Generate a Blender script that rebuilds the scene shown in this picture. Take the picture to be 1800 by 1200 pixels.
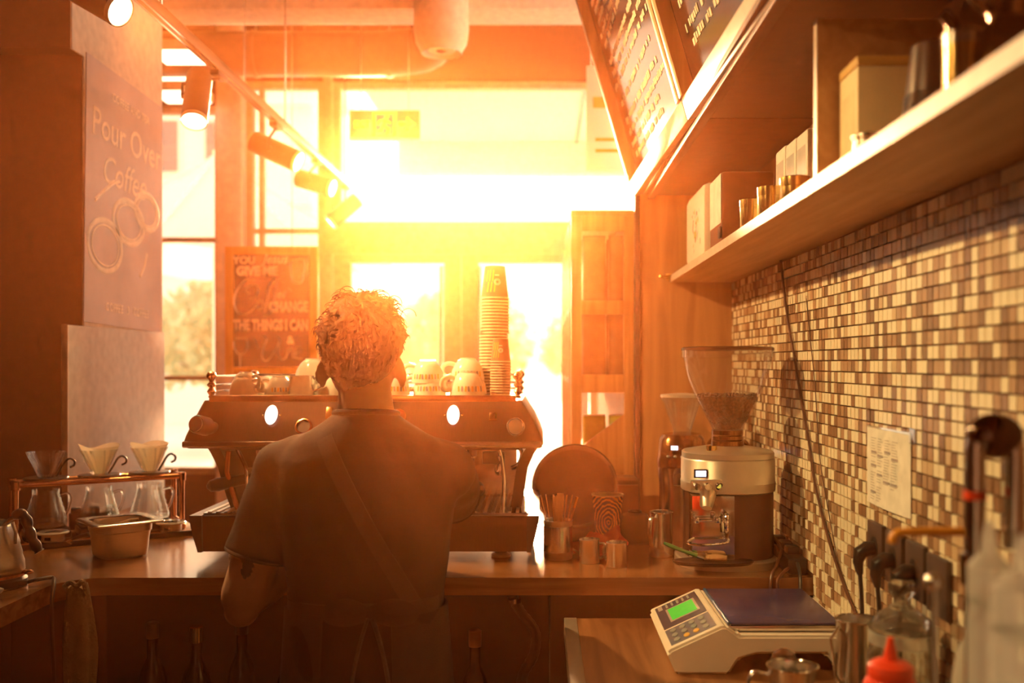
import bpy, bmesh, math, random
from mathutils import Vector, Matrix, noise
from mathutils.bvhtree import BVHTree
for o in list(bpy.data.objects):
    bpy.data.objects.remove(o)
RN = random.Random(11)
S = bpy.context.scene
C = S.collection
PI = math.pi
EYE = 1.5            # camera height
FPX = 1750.0         # focal length in pixels of the 1800 x 1200 frame
VX, VY = 953.0, 638.0

# ------------------------------------------------------------------ camera
cam = bpy.data.cameras.new('camera')
cam.sensor_width = 36.0
cam.lens = 35.0
cam.shift_x = (900 - VX) / 1800
cam.shift_y = (VY - 600) / 1800
cam.clip_start = 0.05
cam.clip_end = 300
cam.dof.use_dof = True
cam.dof.focus_distance = 2.35
cam.dof.aperture_fstop = 2.2
camo = bpy.data.objects.new('camera', cam)
camo.location = (0, 0, EYE)
camo.rotation_euler = (PI / 2, 0, 0)
C.objects.link(camo)
S.camera = camo

# ------------------------------------------------------------------ sky, sun, exposure
S.view_settings.view_transform = 'Standard'
S.view_settings.look = 'None'
S.view_settings.gamma = 1
S.view_settings.use_curve_mapping = False
S.view_settings.exposure = 0.0
SKY = 3.0
w = bpy.data.worlds.new('sky')
S.world = w
w.use_nodes = True
nt = w.node_tree
bg = nt.nodes['Background']
tc = nt.nodes.new('ShaderNodeTexCoord')
sep = nt.nodes.new('ShaderNodeSeparateXYZ')
rmp = nt.nodes.new('ShaderNodeValToRGB')
rmp.color_ramp.elements[0].position = 0.0
rmp.color_ramp.elements[0].color = (1.0, 0.70, 0.44, 1)
rmp.color_ramp.elements[1].position = 0.7
rmp.color_ramp.elements[1].color = (0.95, 0.80, 0.66, 1)
nt.links.new(tc.outputs['Generated'], sep.inputs[0])
nt.links.new(sep.outputs['Z'], rmp.inputs[0])
nt.links.new(rmp.outputs[0], bg.inputs['Color'])
bg.inputs['Strength'].default_value = SKY

SUN_E = 40.0
SUN_COL = (1.0, 0.52, 0.24)
sun = bpy.data.lights.new('sun', 'SUN')
sun.energy = SUN_E
sun.color = SUN_COL
sun.angle = math.radians(11)
suno = bpy.data.objects.new('sun', sun)
to_sun = Vector(((792 - VX) / FPX, 1.0, (VY - 352) / FPX)).normalized()
suno.rotation_euler = (-to_sun).to_track_quat('-Z', 'Y').to_euler()
suno.location = to_sun * 60
C.objects.link(suno)
S.cycles.volume_bounces = 0
S.cycles.max_bounces = 8
S.cycles.transparent_max_bounces = 24
S.cycles.use_denoising = True
S.cycles.denoising_input_passes = 'RGB_ALBEDO_NORMAL'
S.cycles.sample_clamp_indirect = 6.0
S.cycles.caustics_reflective = False
S.cycles.caustics_refractive = False
FLARE_NEAR, FLARE_FAR = 0.0190, 0.0010
FLARE_LOBES = ((0.86, 0.93, (1.0, 0.33, 0.07)), (0.10, 0.965, (1.0, 0.80, 0.65)), (0.35, 0.74, (1.0, 0.15, 0.01)))   # added lens flare glow: share, forwardness, colour
SPOT_W = 160.0
LAMP_COL = (1.0, 0.60, 0.22)

# ------------------------------------------------------------------ materials
MATS = {}

def mat(name, col, rough=0.5, metal=0.0, var=0.12, scale=30.0, bump=0.0, bscale=None, coat=0.0, trans=0.0, emit=None, estr=0.0, stretch=None, spec=0.5, sss=0.0):
    if name in MATS:
        return MATS[name]
    m = bpy.data.materials.new(name)
    m.use_nodes = True
    n = m.node_tree.nodes
    L = m.node_tree.links.new
    b = n['Principled BSDF']
    b.inputs['Roughness'].default_value = rough
    b.inputs['Metallic'].default_value = metal
    b.inputs['Specular IOR Level'].default_value = spec
    if coat:
        b.inputs['Coat Weight'].default_value = coat
        b.inputs['Coat Roughness'].default_value = 0.1
    if trans:
        b.inputs['Transmission Weight'].default_value = trans
    if sss:
        b.inputs['Subsurface Weight'].default_value = sss
        b.inputs['Subsurface Scale'].default_value = 0.02
    if emit:
        b.inputs['Emission Color'].default_value = (*emit, 1)
        b.inputs['Emission Strength'].default_value = estr
    t = n.new('ShaderNodeTexCoord')
    mp = n.new('ShaderNodeMapping')
    if stretch:
        mp.inputs['Scale'].default_value = stretch
    L(t.outputs['Object'], mp.inputs[0])
    nz = n.new('ShaderNodeTexNoise')
    nz.inputs['Scale'].default_value = scale
    nz.inputs['Detail'].default_value = 4
    L(mp.outputs[0], nz.inputs['Vector'])
    r = n.new('ShaderNodeValToRGB')
    r.color_ramp.elements[0].position = 0.3
    r.color_ramp.elements[1].position = 0.7
    r.color_ramp.elements[0].color = (*[max(0, c * (1 - var)) for c in col], 1)
    r.color_ramp.elements[1].color = (*[min(1, c * (1 + var)) for c in col], 1)
    L(nz.outputs['Fac'], r.inputs[0])
    L(r.outputs[0], b.inputs['Base Color'])
    if bump:
        bn = n.new('ShaderNodeBump')
        bn.inputs['Strength'].default_value = bump
        bn.inputs['Distance'].default_value = 0.01
        if bscale:
            n2 = n.new('ShaderNodeTexNoise')
            n2.inputs['Scale'].default_value = bscale
            L(mp.outputs[0], n2.inputs['Vector'])
            L(n2.outputs['Fac'], bn.inputs['Height'])
        else:
            L(nz.outputs['Fac'], bn.inputs['Height'])
        L(bn.outputs[0], b.inputs['Normal'])
    MATS[name] = m
    return m

def wood(name, c1, c2, rough=0.4, axis='X', scale=3.0, coat=0.0):
    m = bpy.data.materials.new(name)
    m.use_nodes = True
    n = m.node_tree.nodes
    L = m.node_tree.links.new
    b = n['Principled BSDF']
    b.inputs['Roughness'].default_value = rough
    if coat:
        b.inputs['Coat Weight'].default_value = coat
        b.inputs['Coat Roughness'].default_value = 0.18
    t = n.new('ShaderNodeTexCoord')
    mp = n.new('ShaderNodeMapping')
    mp.inputs['Scale'].default_value = {'X': (1, 14, 14), 'Y': (14, 1, 14), 'Z': (14, 14, 1)}[axis]
    L(t.outputs['Object'], mp.inputs[0])
    nz = n.new('ShaderNodeTexNoise')
    nz.inputs['Scale'].default_value = scale
    nz.inputs['Detail'].default_value = 6
    nz.inputs['Distortion'].default_value = 0.6
    L(mp.outputs[0], nz.inputs['Vector'])
    r = n.new('ShaderNodeValToRGB')
    r.color_ramp.elements[0].position = 0.35
    r.color_ramp.elements[1].position = 0.65
    r.color_ramp.elements[0].color = (*c1, 1)
    r.color_ramp.elements[1].color = (*c2, 1)
    L(nz.outputs['Fac'], r.inputs[0])
    L(r.outputs[0], b.inputs['Base Color'])
    bn = n.new('ShaderNodeBump')
    bn.inputs['Strength'].default_value = 0.08
    bn.inputs['Distance'].default_value = 0.004
    L(nz.outputs['Fac'], bn.inputs['Height'])
    L(bn.outputs[0], b.inputs['Normal'])
    return m

def glassy(name, tint=(1, 1, 1), edge=0.55, base=0.05, rough=0.03, frost=0.0):
    """thin glass: transparent with a Fresnel-like gloss at grazing angles"""
    m = bpy.data.materials.new(name)
    m.use_nodes = True
    n = m.node_tree.nodes
    L = m.node_tree.links.new
    n.remove(n['Principled BSDF'])
    out = n['Material Output']
    tr = n.new('ShaderNodeBsdfTransparent')
    tr.inputs[0].default_value = (*tint, 1)
    gl = n.new('ShaderNodeBsdfGlossy')
    gl.inputs['Roughness'].default_value = rough
    lw = n.new('ShaderNodeLayerWeight')
    lw.inputs['Blend'].default_value = 0.35
    mr = n.new('ShaderNodeMapRange')
    mr.inputs['To Min'].default_value = base
    mr.inputs['To Max'].default_value = edge
    L(lw.outputs['Facing'], mr.inputs['Value'])
    mx = n.new('ShaderNodeMixShader')
    L(mr.outputs[0], mx.inputs[0])
    L(tr.outputs[0], mx.inputs[1])
    L(gl.outputs[0], mx.inputs[2])
    last = mx
    if frost:
        df = n.new('ShaderNodeBsdfTranslucent')
        df.inputs[0].default_value = (0.9, 0.88, 0.82, 1)
        d2 = n.new('ShaderNodeBsdfDiffuse')
        d2.inputs[0].default_value = (0.8, 0.78, 0.72, 1)
        m1 = n.new('ShaderNodeMixShader')
        L(df.outputs[0], m1.inputs[1])
        L(d2.outputs[0], m1.inputs[2])
        m2 = n.new('ShaderNodeMixShader')
        m2.inputs[0].default_value = frost
        L(mx.outputs[0], m2.inputs[1])
        L(m1.outputs[0], m2.inputs[2])
        last = m2
    L(last.outputs[0], out.inputs['Surface'])
    return m

def realglass(name, thru=0.3):
    m = bpy.data.materials.new(name)
    m.use_nodes = True
    n = m.node_tree.nodes
    L = m.node_tree.links.new
    n.remove(n['Principled BSDF'])
    g = n.new('ShaderNodeBsdfGlass')
    g.inputs['IOR'].default_value = 1.46
    g.inputs['Roughness'].default_value = 0.01
    nz = n.new('ShaderNodeTexNoise')
    nz.inputs['Scale'].default_value = 6
    r = n.new('ShaderNodeValToRGB')
    r.color_ramp.elements[0].color = (0.95, 0.97, 0.95, 1)
    r.color_ramp.elements[1].color = (0.99, 0.99, 0.98, 1)
    L(nz.outputs['Fac'], r.inputs[0])
    L(r.outputs[0], g.inputs['Color'])
    t = n.new('ShaderNodeBsdfTransparent')
    mx = n.new('ShaderNodeMixShader')
    mx.inputs[0].default_value = thru
    L(g.outputs[0], mx.inputs[1])
    L(t.outputs[0], mx.inputs[2])
    L(mx.outputs[0], n['Material Output'].inputs['Surface'])
    return m

def glow(name, col, strength):
    m = bpy.data.materials.new(name)
    m.use_nodes = True
    n = m.node_tree.nodes
    L = m.node_tree.links.new
    b = n['Principled BSDF']
    b.inputs['Base Color'].default_value = (*[c * 0.5 for c in col], 1)
    b.inputs['Emission Color'].default_value = (*col, 1)
    nz = n.new('ShaderNodeTexNoise')
    nz.inputs['Scale'].default_value = 8
    mr = n.new('ShaderNodeMapRange')
    mr.inputs['To Min'].default_value = strength * 0.96
    mr.inputs['To Max'].default_value = strength * 1.04
    L(nz.outputs['Fac'], mr.inputs['Value'])
    L(mr.outputs[0], b.inputs['Emission Strength'])
    return m

def translucent(name, col, mix=0.6, rough=0.7):
    m = bpy.data.materials.new(name)
    m.use_nodes = True
    n = m.node_tree.nodes
    L = m.node_tree.links.new
    b = n['Principled BSDF']
    b.inputs['Base Color'].default_value = (*col, 1)
    b.inputs['Roughness'].default_value = rough
    t = n.new('ShaderNodeBsdfTranslucent')
    nz = n.new('ShaderNodeTexNoise')
    nz.inputs['Scale'].default_value = 25
    r = n.new('ShaderNodeValToRGB')
    r.color_ramp.elements[0].color = (*[c * 0.85 for c in col], 1)
    r.color_ramp.elements[1].color = (*col, 1)
    L(nz.outputs['Fac'], r.inputs[0])
    L(r.outputs[0], t.inputs[0])
    mx = n.new('ShaderNodeMixShader')
    mx.inputs[0].default_value = mix
    L(b.outputs[0], mx.inputs[1])
    L(t.outputs[0], mx.inputs[2])
    L(mx.outputs[0], n['Material Output'].inputs['Surface'])
    return m

M_DARKWALL = mat('dark_brown_paint', (0.10, 0.035, 0.015), 0.55, bump=0.05)
M_CREAM = mat('cream_plaster', (0.62, 0.52, 0.42), 0.8, bump=0.05)
M_CEIL = mat('brown_ceiling', (0.16, 0.06, 0.025), 0.8)
M_FLOOR = mat('floor_tile', (0.06, 0.03, 0.02), 0.4, scale=6)
M_GROUT = mat('grout', (0.20, 0.09, 0.05), 0.9)
M_TILE = [mat('cream_mosaic', (0.86, 0.76, 0.56), 0.22, var=0.06, scale=8),
          mat('tan_mosaic', (0.44, 0.27, 0.16), 0.25, var=0.12, scale=8),
          mat('brown_mosaic', (0.27, 0.15, 0.085), 0.25, var=0.12, scale=8),
          mat('pale_tan_mosaic', (0.62, 0.45, 0.28), 0.22, var=0.1, scale=8)]
M_COUNTER = wood('counter_walnut', (0.20, 0.075, 0.022), (0.36, 0.15, 0.05), 0.24, 'X', 2.2, coat=0.5)
M_COUNTER2 = wood('side_counter_walnut', (0.15, 0.06, 0.022), (0.34, 0.16, 0.065), 0.4, 'Y', 2.0)
M_SHELF = wood('shelf_ply', (0.45, 0.24, 0.10), (0.56, 0.32, 0.15), 0.5, 'Y', 2.5)
M_EDGE = mat('pale_edge_band', (0.60, 0.47, 0.37), 0.45)
M_PART = wood('partition_veneer', (0.34, 0.16, 0.06), (0.46, 0.24, 0.09), 0.5, 'Z', 2.0)
M_RACK = wood('rack_oak', (0.42, 0.21, 0.07), (0.55, 0.30, 0.11), 0.5, 'Z', 3.0)
M_DARK = mat('black_panel', (0.02, 0.012, 0.01), 0.6)  # one even near-black for panels, seams and trims
M_BLACK = mat('black_plastic', (0.018, 0.016, 0.015), 0.35)
M_BLACKM = mat('black_matte', (0.02, 0.018, 0.017), 0.7)
M_STEEL = mat('stainless_steel', (0.72, 0.68, 0.62), 0.22, 1.0, var=0.05)
M_STEELB = mat('brushed_steel', (0.62, 0.56, 0.50), 0.34, 1.0, var=0.08, stretch=(1, 1, 30))
M_CHROME = mat('chrome', (0.85, 0.84, 0.82), 0.06, 1.0, var=0.02)
M_ALU = mat('cast_aluminium', (0.66, 0.60, 0.50), 0.38, 0.8, var=0.05)
M_COPPER = mat('copper', (0.70, 0.30, 0.14), 0.25, 1.0, var=0.1)
M_BADGE = glow('white_badge_glow', (1.0, 0.97, 0.90), 1.3)  # glow put into the badge colour to read pure white; not a lamp
M_BRASS = mat('brass_tin', (0.88, 0.60, 0.22), 0.2, 1.0, var=0.08)
M_BRONZE = mat('bronze_pot', (0.30, 0.15, 0.06), 0.18, 1.0, var=0.15)
M_WHITE = mat('white_ceramic', (0.88, 0.82, 0.70), 0.15, var=0.03, coat=0.4)
M_PAPER = translucent('white_paper', (0.86, 0.80, 0.72), 0.25)
M_FILTER = translucent('filter_paper', (0.95, 0.80, 0.58), 0.65)
M_GLASS = realglass('clear_glass')
M_THIN = glassy('thin_clear_plastic', (0.98, 0.985, 0.98), 0.42, 0.04)
M_HOPPER = glassy('hopper_plastic', (0.97, 0.96, 0.94), 0.30, 0.03, 0.06, frost=0.07)
M_PANE = glassy('window_glass', (0.97, 0.98, 0.97), 0.4, 0.04, 0.01)
M_FROST = glassy('cloudy_plastic', (0.90, 0.96, 0.96), 0.45, 0.10, 0.15, frost=0.5)
M_PLASTICW = mat('ivory_plastic', (0.80, 0.72, 0.62), 0.4, var=0.03)
M_BLUE = mat('blue_film_steel', (0.05, 0.05, 0.17), 0.25, 0.35, var=0.1)
M_RED = mat('red_squeeze_plastic', (0.85, 0.06, 0.015), 0.35, var=0.05, sss=0.0)
M_SHIRT = mat('black_cotton', (0.022, 0.016, 0.015), 0.9, bump=0.25, bscale=24, scale=400)
M_APRON = mat('black_canvas', (0.030, 0.020, 0.018), 0.8, bump=0.2, bscale=300)
M_TROUSER = mat('dark_denim', (0.02, 0.02, 0.028), 0.9, bump=0.2, bscale=200)
M_HAIR = mat('brown_hair', (0.05, 0.02, 0.009), 0.75, spec=0.2, bump=0.4, bscale=120, stretch=(1, 1, 0.4))
M_YELLOWWOOD = wood('yellow_frame_wood', (0.60, 0.30, 0.03), (0.75, 0.42, 0.06), 0.45, 'Z', 3)
M_SLATE = mat('chalkboard_black', (0.045, 0.03, 0.025), 0.55, var=0.25, scale=4)
M_CHALK = mat('chalk', (0.85, 0.78, 0.62), 0.9)
M_MENU = mat('glossy_menu_black', (0.02, 0.018, 0.016), 0.12, coat=0.5)
M_KRAFT = mat('brown_paper_cup', (0.33, 0.17, 0.075), 0.6)
M_CUPRIM = mat('white_cup_rim', (0.85, 0.72, 0.50), 0.5)
M_TOWEL = mat('cream_towel', (0.50, 0.40, 0.27), 0.95, bump=0.5, bscale=180)
M_CORD = mat('brown_cord', (0.09, 0.035, 0.018), 0.4)
M_BEAN = mat('coffee_beans', (0.16, 0.065, 0.025), 0.35, var=0.5, scale=160)
M_BAG = mat('brown_coffee_bag', (0.26, 0.12, 0.05), 0.35, bump=0.1)
M_GREENP = mat('lime_pack', (0.42, 0.46, 0.05), 0.4)
M_LABELW = mat('white_label', (0.82, 0.78, 0.70), 0.5)
M_YBOX = mat('cream_carton', (0.86, 0.70, 0.40), 0.6, var=0.04)
M_YLID = mat('ochre_lid', (0.70, 0.42, 0.10), 0.6)
M_STICK = wood('birch_stick', (0.50, 0.30, 0.14), (0.62, 0.40, 0.20), 0.6, 'Z', 6)
M_ORANGEPL = mat('orange_spout', (0.85, 0.35, 0.03), 0.35)
M_REDCLOTH = mat('red_cloth', (0.50, 0.07, 0.035), 0.9, bump=0.4, bscale=80)
M_GREENH = mat('green_handle', (0.05, 0.22, 0.06), 0.3)
M_BRISTLE = mat('bristle', (0.40, 0.22, 0.09), 0.8, bump=0.5, bscale=300)
M_OUTB = mat('pale_facade', (0.80, 0.76, 0.70), 0.8)
M_OUTW = mat('dark_window', (0.18, 0.16, 0.16), 0.2)
M_PAVE = mat('pavement', (0.75, 0.70, 0.62), 0.8, scale=3)
M_CANVAS = translucent('parasol_canvas', (0.85, 0.80, 0.74), 0.4)
M_LEAF = translucent('tree_leaf', (0.60, 0.62, 0.40), 0.6)
M_BARK = mat('bark', (0.14, 0.09, 0.06), 0.9)
M_POSTER = mat('grey_brown_poster', (0.44, 0.37, 0.37), 0.45, var=0.15, scale=5)
M_GREYB = mat('grey_board', (0.50, 0.48, 0.44), 0.5)
M_DUCT = mat('duct_paint', (0.16, 0.07, 0.035), 0.4, var=0.1)
M_FRAMEC = mat('window_frame_paint', (0.42, 0.30, 0.20), 0.5)
M_LAMPB = mat('lamp_body_paint', (0.10, 0.045, 0.02), 0.4)
M_LENS = glow('lamp_lens', (1.0, 0.76, 0.44), 10.0)
M_RIMW = mat('lamp_trim', (0.80, 0.60, 0.35), 0.4)
M_LAMPPANEL = glow('ceiling_panel_glow', (1.0, 0.86, 0.62), 3.0)
M_SIGN = mat('sign_dark_red', (0.20, 0.05, 0.01), 0.5)
M_SIGNG = glow('sign_yellow_green', (0.62, 0.60, 0.01), 1.0)
M_LCD = glow('green_lcd', (0.02, 0.42, 0.02), 0.9)
M_LCDW = glow('white_lcd', (0.75, 0.78, 1.0), 1.6)
M_GREENLED = glow('amber_button', (0.8, 0.7, 0.1), 0.6)
M_GUN = mat('dark_keypad', (0.035, 0.03, 0.05), 0.4)
M_GREYK = mat('grey_button', (0.25, 0.28, 0.26), 0.4)
M_YK = mat('amber_button_cap', (0.70, 0.40, 0.05), 0.4)
M_MACHF = mat('machine_panel', (0.11, 0.06, 0.045), 0.28, 0.85, var=0.08, stretch=(30, 1, 1))
M_MACHD = mat('machine_dark', (0.05, 0.03, 0.025), 0.3, 0.4)
M_MIRROR = mat('polished_back_panel', (0.75, 0.66, 0.50), 0.16, 1.0, var=0.06, scale=6)
M_PRINTA = mat('amber_print', (0.80, 0.42, 0.05), 0.5)
M_PRINTG = mat('grey_print', (0.35, 0.30, 0.30), 0.5)

# ------------------------------------------------------------------ mesh builder
class MB:
    def __init__(s):
        s.v, s.f, s.mi = [], [], []

    def add(s, vs, fs, M=None, mi=0):
        b = len(s.v)
        for p in vs:
            p = Vector(p)
            s.v.append(M @ p if M else p)
        for f in fs:
            s.f.append([b + i for i in f])
            s.mi.append(mi)
        return s

    def box(s, c, d, bev=0.0, seg=2, M=None, mi=0):
        bm = bmesh.new()
        bmesh.ops.create_cube(bm, size=1)
        for vv in bm.verts:
            vv.co = Vector((vv.co.x * d[0], vv.co.y * d[1], vv.co.z * d[2]))
        if bev > 0:
            bev = min(bev, min(d) * 0.49)
            bmesh.ops.bevel(bm, geom=bm.edges[:], offset=bev, segments=seg, affect='EDGES', profile=0.5)
        bm.verts.index_update()
        T = Matrix.Translation(c)
        T = (M @ T) if M else T
        s.add([v.co.copy() for v in bm.verts], [[v.index for v in f.verts] for f in bm.faces], T, mi)
        bm.free()
        return s

    def bb(s, x0, x1, y0, y1, z0, z1, bev=0.0, M=None, mi=0):
        return s.box(((x0 + x1) / 2, (y0 + y1) / 2, (z0 + z1) / 2), (abs(x1 - x0), abs(y1 - y0), abs(z1 - z0)), bev, 2, M, mi)

    def rings(s, rs, cap0=True, cap1=True, M=None, mi=0):
        n = len(rs[0])
        vs = [p for r in rs for p in r]
        fs = []
        for k in range(len(rs) - 1):
            for i in range(n):
                j = (i + 1) % n
                fs.append((k * n + i, k * n + j, (k + 1) * n + j, (k + 1) * n + i))
        if cap0:
            fs.append(tuple(range(n - 1, -1, -1)))
        if cap1:
            fs.append(tuple(range((len(rs) - 1) * n, len(rs) * n)))
        return s.add(vs, fs, M, mi)

    def lathe(s, prof, seg=28, c=(0, 0, 0), M=None, cap0=True, cap1=True, mod=None, mi=0):
        rs = []
        for k, (r, z) in enumerate(prof):
            ring = []
            for i in range(seg):
                a = 2 * PI * i / seg
                rr = max(r, 1e-5) * (mod(a, z, k) if mod else 1)
                ring.append(Vector((c[0] + rr * math.cos(a), c[1] + rr * math.sin(a), c[2] + z)))
            rs.append(ring)
        return s.rings(rs, cap0, cap1, M, mi)

    def shell(s, prof, t, seg=36, open_base=False, mod=None):
        """a turned vessel with a wall of thickness t"""
        inner = [(max(r - t, 0.001), z + (t if (i == 0 and not open_base) else 0)) for i, (r, z) in enumerate(prof)][::-1]
        if not open_base:
            return s.lathe(prof + inner, seg, mod=mod)
        rs = []
        for k, (r, z) in enumerate(prof + inner):
            rs.append([Vector((r * (mod(2 * PI * i / seg, z, k) if mod else 1) * math.cos(2 * PI * i / seg), r * (mod(2 * PI * i / seg, z, k) if mod else 1) * math.sin(2 * PI * i / seg), z)) for i in range(seg)])
        rs.append(rs[0])
        return s.rings(rs, False, False)

    def tube(s, pts, r, seg=10, cap=True, M=None, closed=False, flat=None, mi=0):
        pts = [Vector(p) for p in pts]
        n = len(pts)
        rad = r if isinstance(r, (list, tuple)) else [r] * n
        up = None
        rs = []
        for i, p in enumerate(pts):
            a = pts[i - 1] if (i > 0 or closed) else p
            b = pts[(i + 1) % n] if (i < n - 1 or closed) else p
            t = (b - a).normalized()
            if up is None:
                h = Vector((0, 0, 1)) if abs(t.z) < 0.9 else Vector((1, 0, 0))
                up = (h - t * h.dot(t)).normalized()
            else:
                up = (up - t * up.dot(t))
                up = up.normalized() if up.length > 1e-6 else t.orthogonal().normalized()
            sd = t.cross(up)
            fx, fy = flat if flat else (1, 1)
            rs.append([p + (up * (math.sin(2 * PI * k / seg) * fy) + sd * (math.cos(2 * PI * k / seg) * fx)) * rad[i] for k in range(seg)])
        if closed:
            rs.append(rs[0])
            return s.rings(rs, False, False, M, mi)
        return s.rings(rs, cap, cap, M, mi)

    def cyl(s, a, b, r, r2=None, seg=20, M=None, mi=0):
        return s.tube([a, b], [r, r if r2 is None else r2], seg, True, M, mi=mi)

    def ball(s, c, r, seg=16, rg=10, M=None, mi=0):
        r = r if isinstance(r, (tuple, list)) else (r, r, r)
        rs = []
        for k in range(1, rg):
            t = PI * k / rg
            rs.append([Vector((c[0] + r[0] * math.sin(t) * math.cos(2 * PI * i / seg), c[1] + r[1] * math.sin(t) * math.sin(2 * PI * i / seg), c[2] - r[2] * math.cos(t))) for i in range(seg)])
        return s.rings(rs, True, True, M, mi)

    def capsule(s, a, b, r1, r2, seg=14):
        a, b = Vector(a), Vector(b)
        d = (b - a)
        t = d.normalized()
        pts, rad = [], []
        for k in range(1, 5):
            u = PI / 2 * k / 4
            pts.append(a - t * (r1 * math.cos(u)))
            rad.append(max(r1 * math.sin(u), 1e-4))
        for k in range(3, -1, -1):
            u = PI / 2 * (k + 0.0) / 4
            pts.append(b + t * (r2 * math.cos(PI / 2 * (k + 1) / 4)))
            rad.append(max(r2 * math.sin(PI / 2 * (k + 1) / 4), 1e-4))
        return s.tube(pts, rad, seg)

    def prism(s, poly, z0, z1, M=None, mi=0):
        n = len(poly)
        vs = [(p[0], p[1], z0) for p in poly] + [(p[0], p[1], z1) for p in poly]
        fs = [tuple(range(n - 1, -1, -1)), tuple(range(n, 2 * n))] + [(i, (i + 1) % n, n + (i + 1) % n, n + i) for i in range(n)]
        return s.add(vs, fs, M, mi)

    def mesh(s, name, mats, smooth=35):
        me = bpy.data.meshes.new(name)
        me.from_pydata([tuple(p) for p in s.v], [], s.f)
        mats = mats if isinstance(mats, (list, tuple)) else [mats]
        for m in mats:
            me.materials.append(m)
        if len(mats) > 1:
            me.polygons.foreach_set('material_index', s.mi)
        bm = bmesh.new()
        bm.from_mesh(me)
        bmesh.ops.recalc_face_normals(bm, faces=bm.faces[:])
        bm.to_mesh(me)
        bm.free()
        if smooth:
            me.shade_smooth()
            me.set_sharp_from_angle(angle=math.radians(smooth))
        me.update()
        return me

def root_matrix(o):
    return Matrix.Translation(o.location) @ o.rotation_euler.to_matrix().to_4x4() @ Matrix.Diagonal((*o.scale, 1))

def part(name, mb, m, parent=None, world=False, smooth=35, label=None, kind=None):
    """one mesh object; world=True: the shape was drawn in room coordinates"""
    me = mb if isinstance(mb, bpy.types.Mesh) else mb.mesh(name, m, smooth)
    o = bpy.data.objects.new(name, me)
    C.objects.link(o)
    if parent:
        if world:
            chain, p = Matrix.Identity(4), parent
            while p is not None:
                chain = root_matrix(p) @ chain
                p = p.parent
            me.transform(chain.inverted())
        o.parent = parent
    if label:
        o['label'] = label
    if kind:
        o['kind'] = kind
    return o

def tag(o, label, cat, group=None, kind=None):
    if label:
        o['label'] = label
    if cat:
        o['category'] = cat
    if group:
        o['group'] = group
    if kind:
        o['kind'] = kind
    return o

def thing(name, label, cat, loc=(0, 0, 0), rz=0.0, group=None):
    o = bpy.data.objects.new(name, None)
    o.empty_display_size = 0.05
    C.objects.link(o)
    o.location = loc
    o.rotation_euler = (0, 0, rz)
    return tag(o, label, cat, group)

def struct(name, mb, m, smooth=35, world=True, parent=None):
    o = part(name, mb, m, parent, smooth=smooth)
    if parent is None:
        o['kind'] = 'structure'
    return o

def dup(src, loc, rz=None, label=None, group=None, scale=None):
    r = src.copy()
    C.objects.link(r)
    r.location = loc
    if rz is not None:
        r.rotation_euler = (0, 0, rz)
    if scale:
        r.scale = (scale,) * 3
    if label:
        r['label'] = label
    if group:
        r['group'] = group
    for ch in list(src.children):
        c = ch.copy()
        C.objects.link(c)
        c.parent = r
        for g in list(ch.children):
            d = g.copy()
            C.objects.link(d)
            d.parent = c
    return r

def at(px, py, Y):
    return Vector(((px - VX) * Y / FPX, Y, EYE + (VY - py) * Y / FPX))

def arc(c, r, a0, a1, n, plane='xz'):
    out = []
    for i in range(n + 1):
        a = a0 + (a1 - a0) * i / n
        u, v = r * math.cos(a), r * math.sin(a)
        out.append(Vector((c[0] + u, c[1], c[2] + v)) if plane == 'xz' else Vector((c[0] + u, c[1] + v, c[2])) if plane == 'xy' else Vector((c[0], c[1] + u, c[2] + v)))
    return out

def smoothpath(pts, n=6):
    P = [Vector(p) for p in pts]
    P = [P[0]] + P + [P[-1]]
    out = []
    for i in range(1, len(P) - 2):
        for k in range(n):
            t = k / n
            a, b, c, d = P[i - 1], P[i], P[i + 1], P[i + 2]
            out.append(0.5 * ((2 * b) + (c - a) * t + (2 * a - 5 * b + 4 * c - d) * t * t + (3 * b - a - 3 * c + d) * t ** 3))
    out.append(P[-2])
    return out

def text_mesh(body, size, shear=0.0, bold=0.0, align='CENTER', extrude=0.0006, spacing=1.0):
    cu = bpy.data.curves.new('lettering', 'FONT')
    cu.body = body
    cu.size = size
    cu.shear = shear
    cu.offset = bold
    cu.extrude = extrude
    cu.space_character = spacing
    cu.align_x = align
    cu.align_y = 'CENTER'
    cu.resolution_u = 3
    ob = bpy.data.objects.new('lettering', cu)
    C.objects.link(ob)
    dg = bpy.context.evaluated_depsgraph_get()
    me = bpy.data.meshes.new_from_object(ob.evaluated_get(dg))
    bpy.data.objects.remove(ob)
    bpy.data.curves.remove(cu)
    return me

def lettering(body, size, m, parent, M, **kw):
    me = text_mesh(body, size, **kw)
    me.materials.clear()
    me.materials.append(m)
    me.transform(M)
    o = bpy.data.objects.new('lettering', me)
    C.objects.link(o)
    o.parent = parent
    return o

def remesh(mb, voxel, smooth_it=6, name='skin'):
    me = mb.mesh(name, [], 0)
    ob = bpy.data.objects.new(name, me)
    C.objects.link(ob)
    md = ob.modifiers.new('r', 'REMESH')
    md.mode = 'VOXEL'
    md.voxel_size = voxel
    ms = ob.modifiers.new('s', 'SMOOTH')
    ms.factor = 0.5
    ms.iterations = smooth_it
    dg = bpy.context.evaluated_depsgraph_get()
    out = bpy.data.meshes.new_from_object(ob.evaluated_get(dg))
    bpy.data.objects.remove(ob)
    out.shade_smooth()
    out.materials.clear()
    return out

def ellipse_ring(c, rx, ry, n=32, p=2.0):
    out = []
    for i in range(n):
        a = 2 * PI * i / n
        ca, sa = math.cos(a), math.sin(a)
        out.append(Vector((c[0] + rx * math.copysign(abs(ca) ** (2 / p), ca), c[1] + ry * math.copysign(abs(sa) ** (2 / p), sa), c[2])))
    return out

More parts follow.
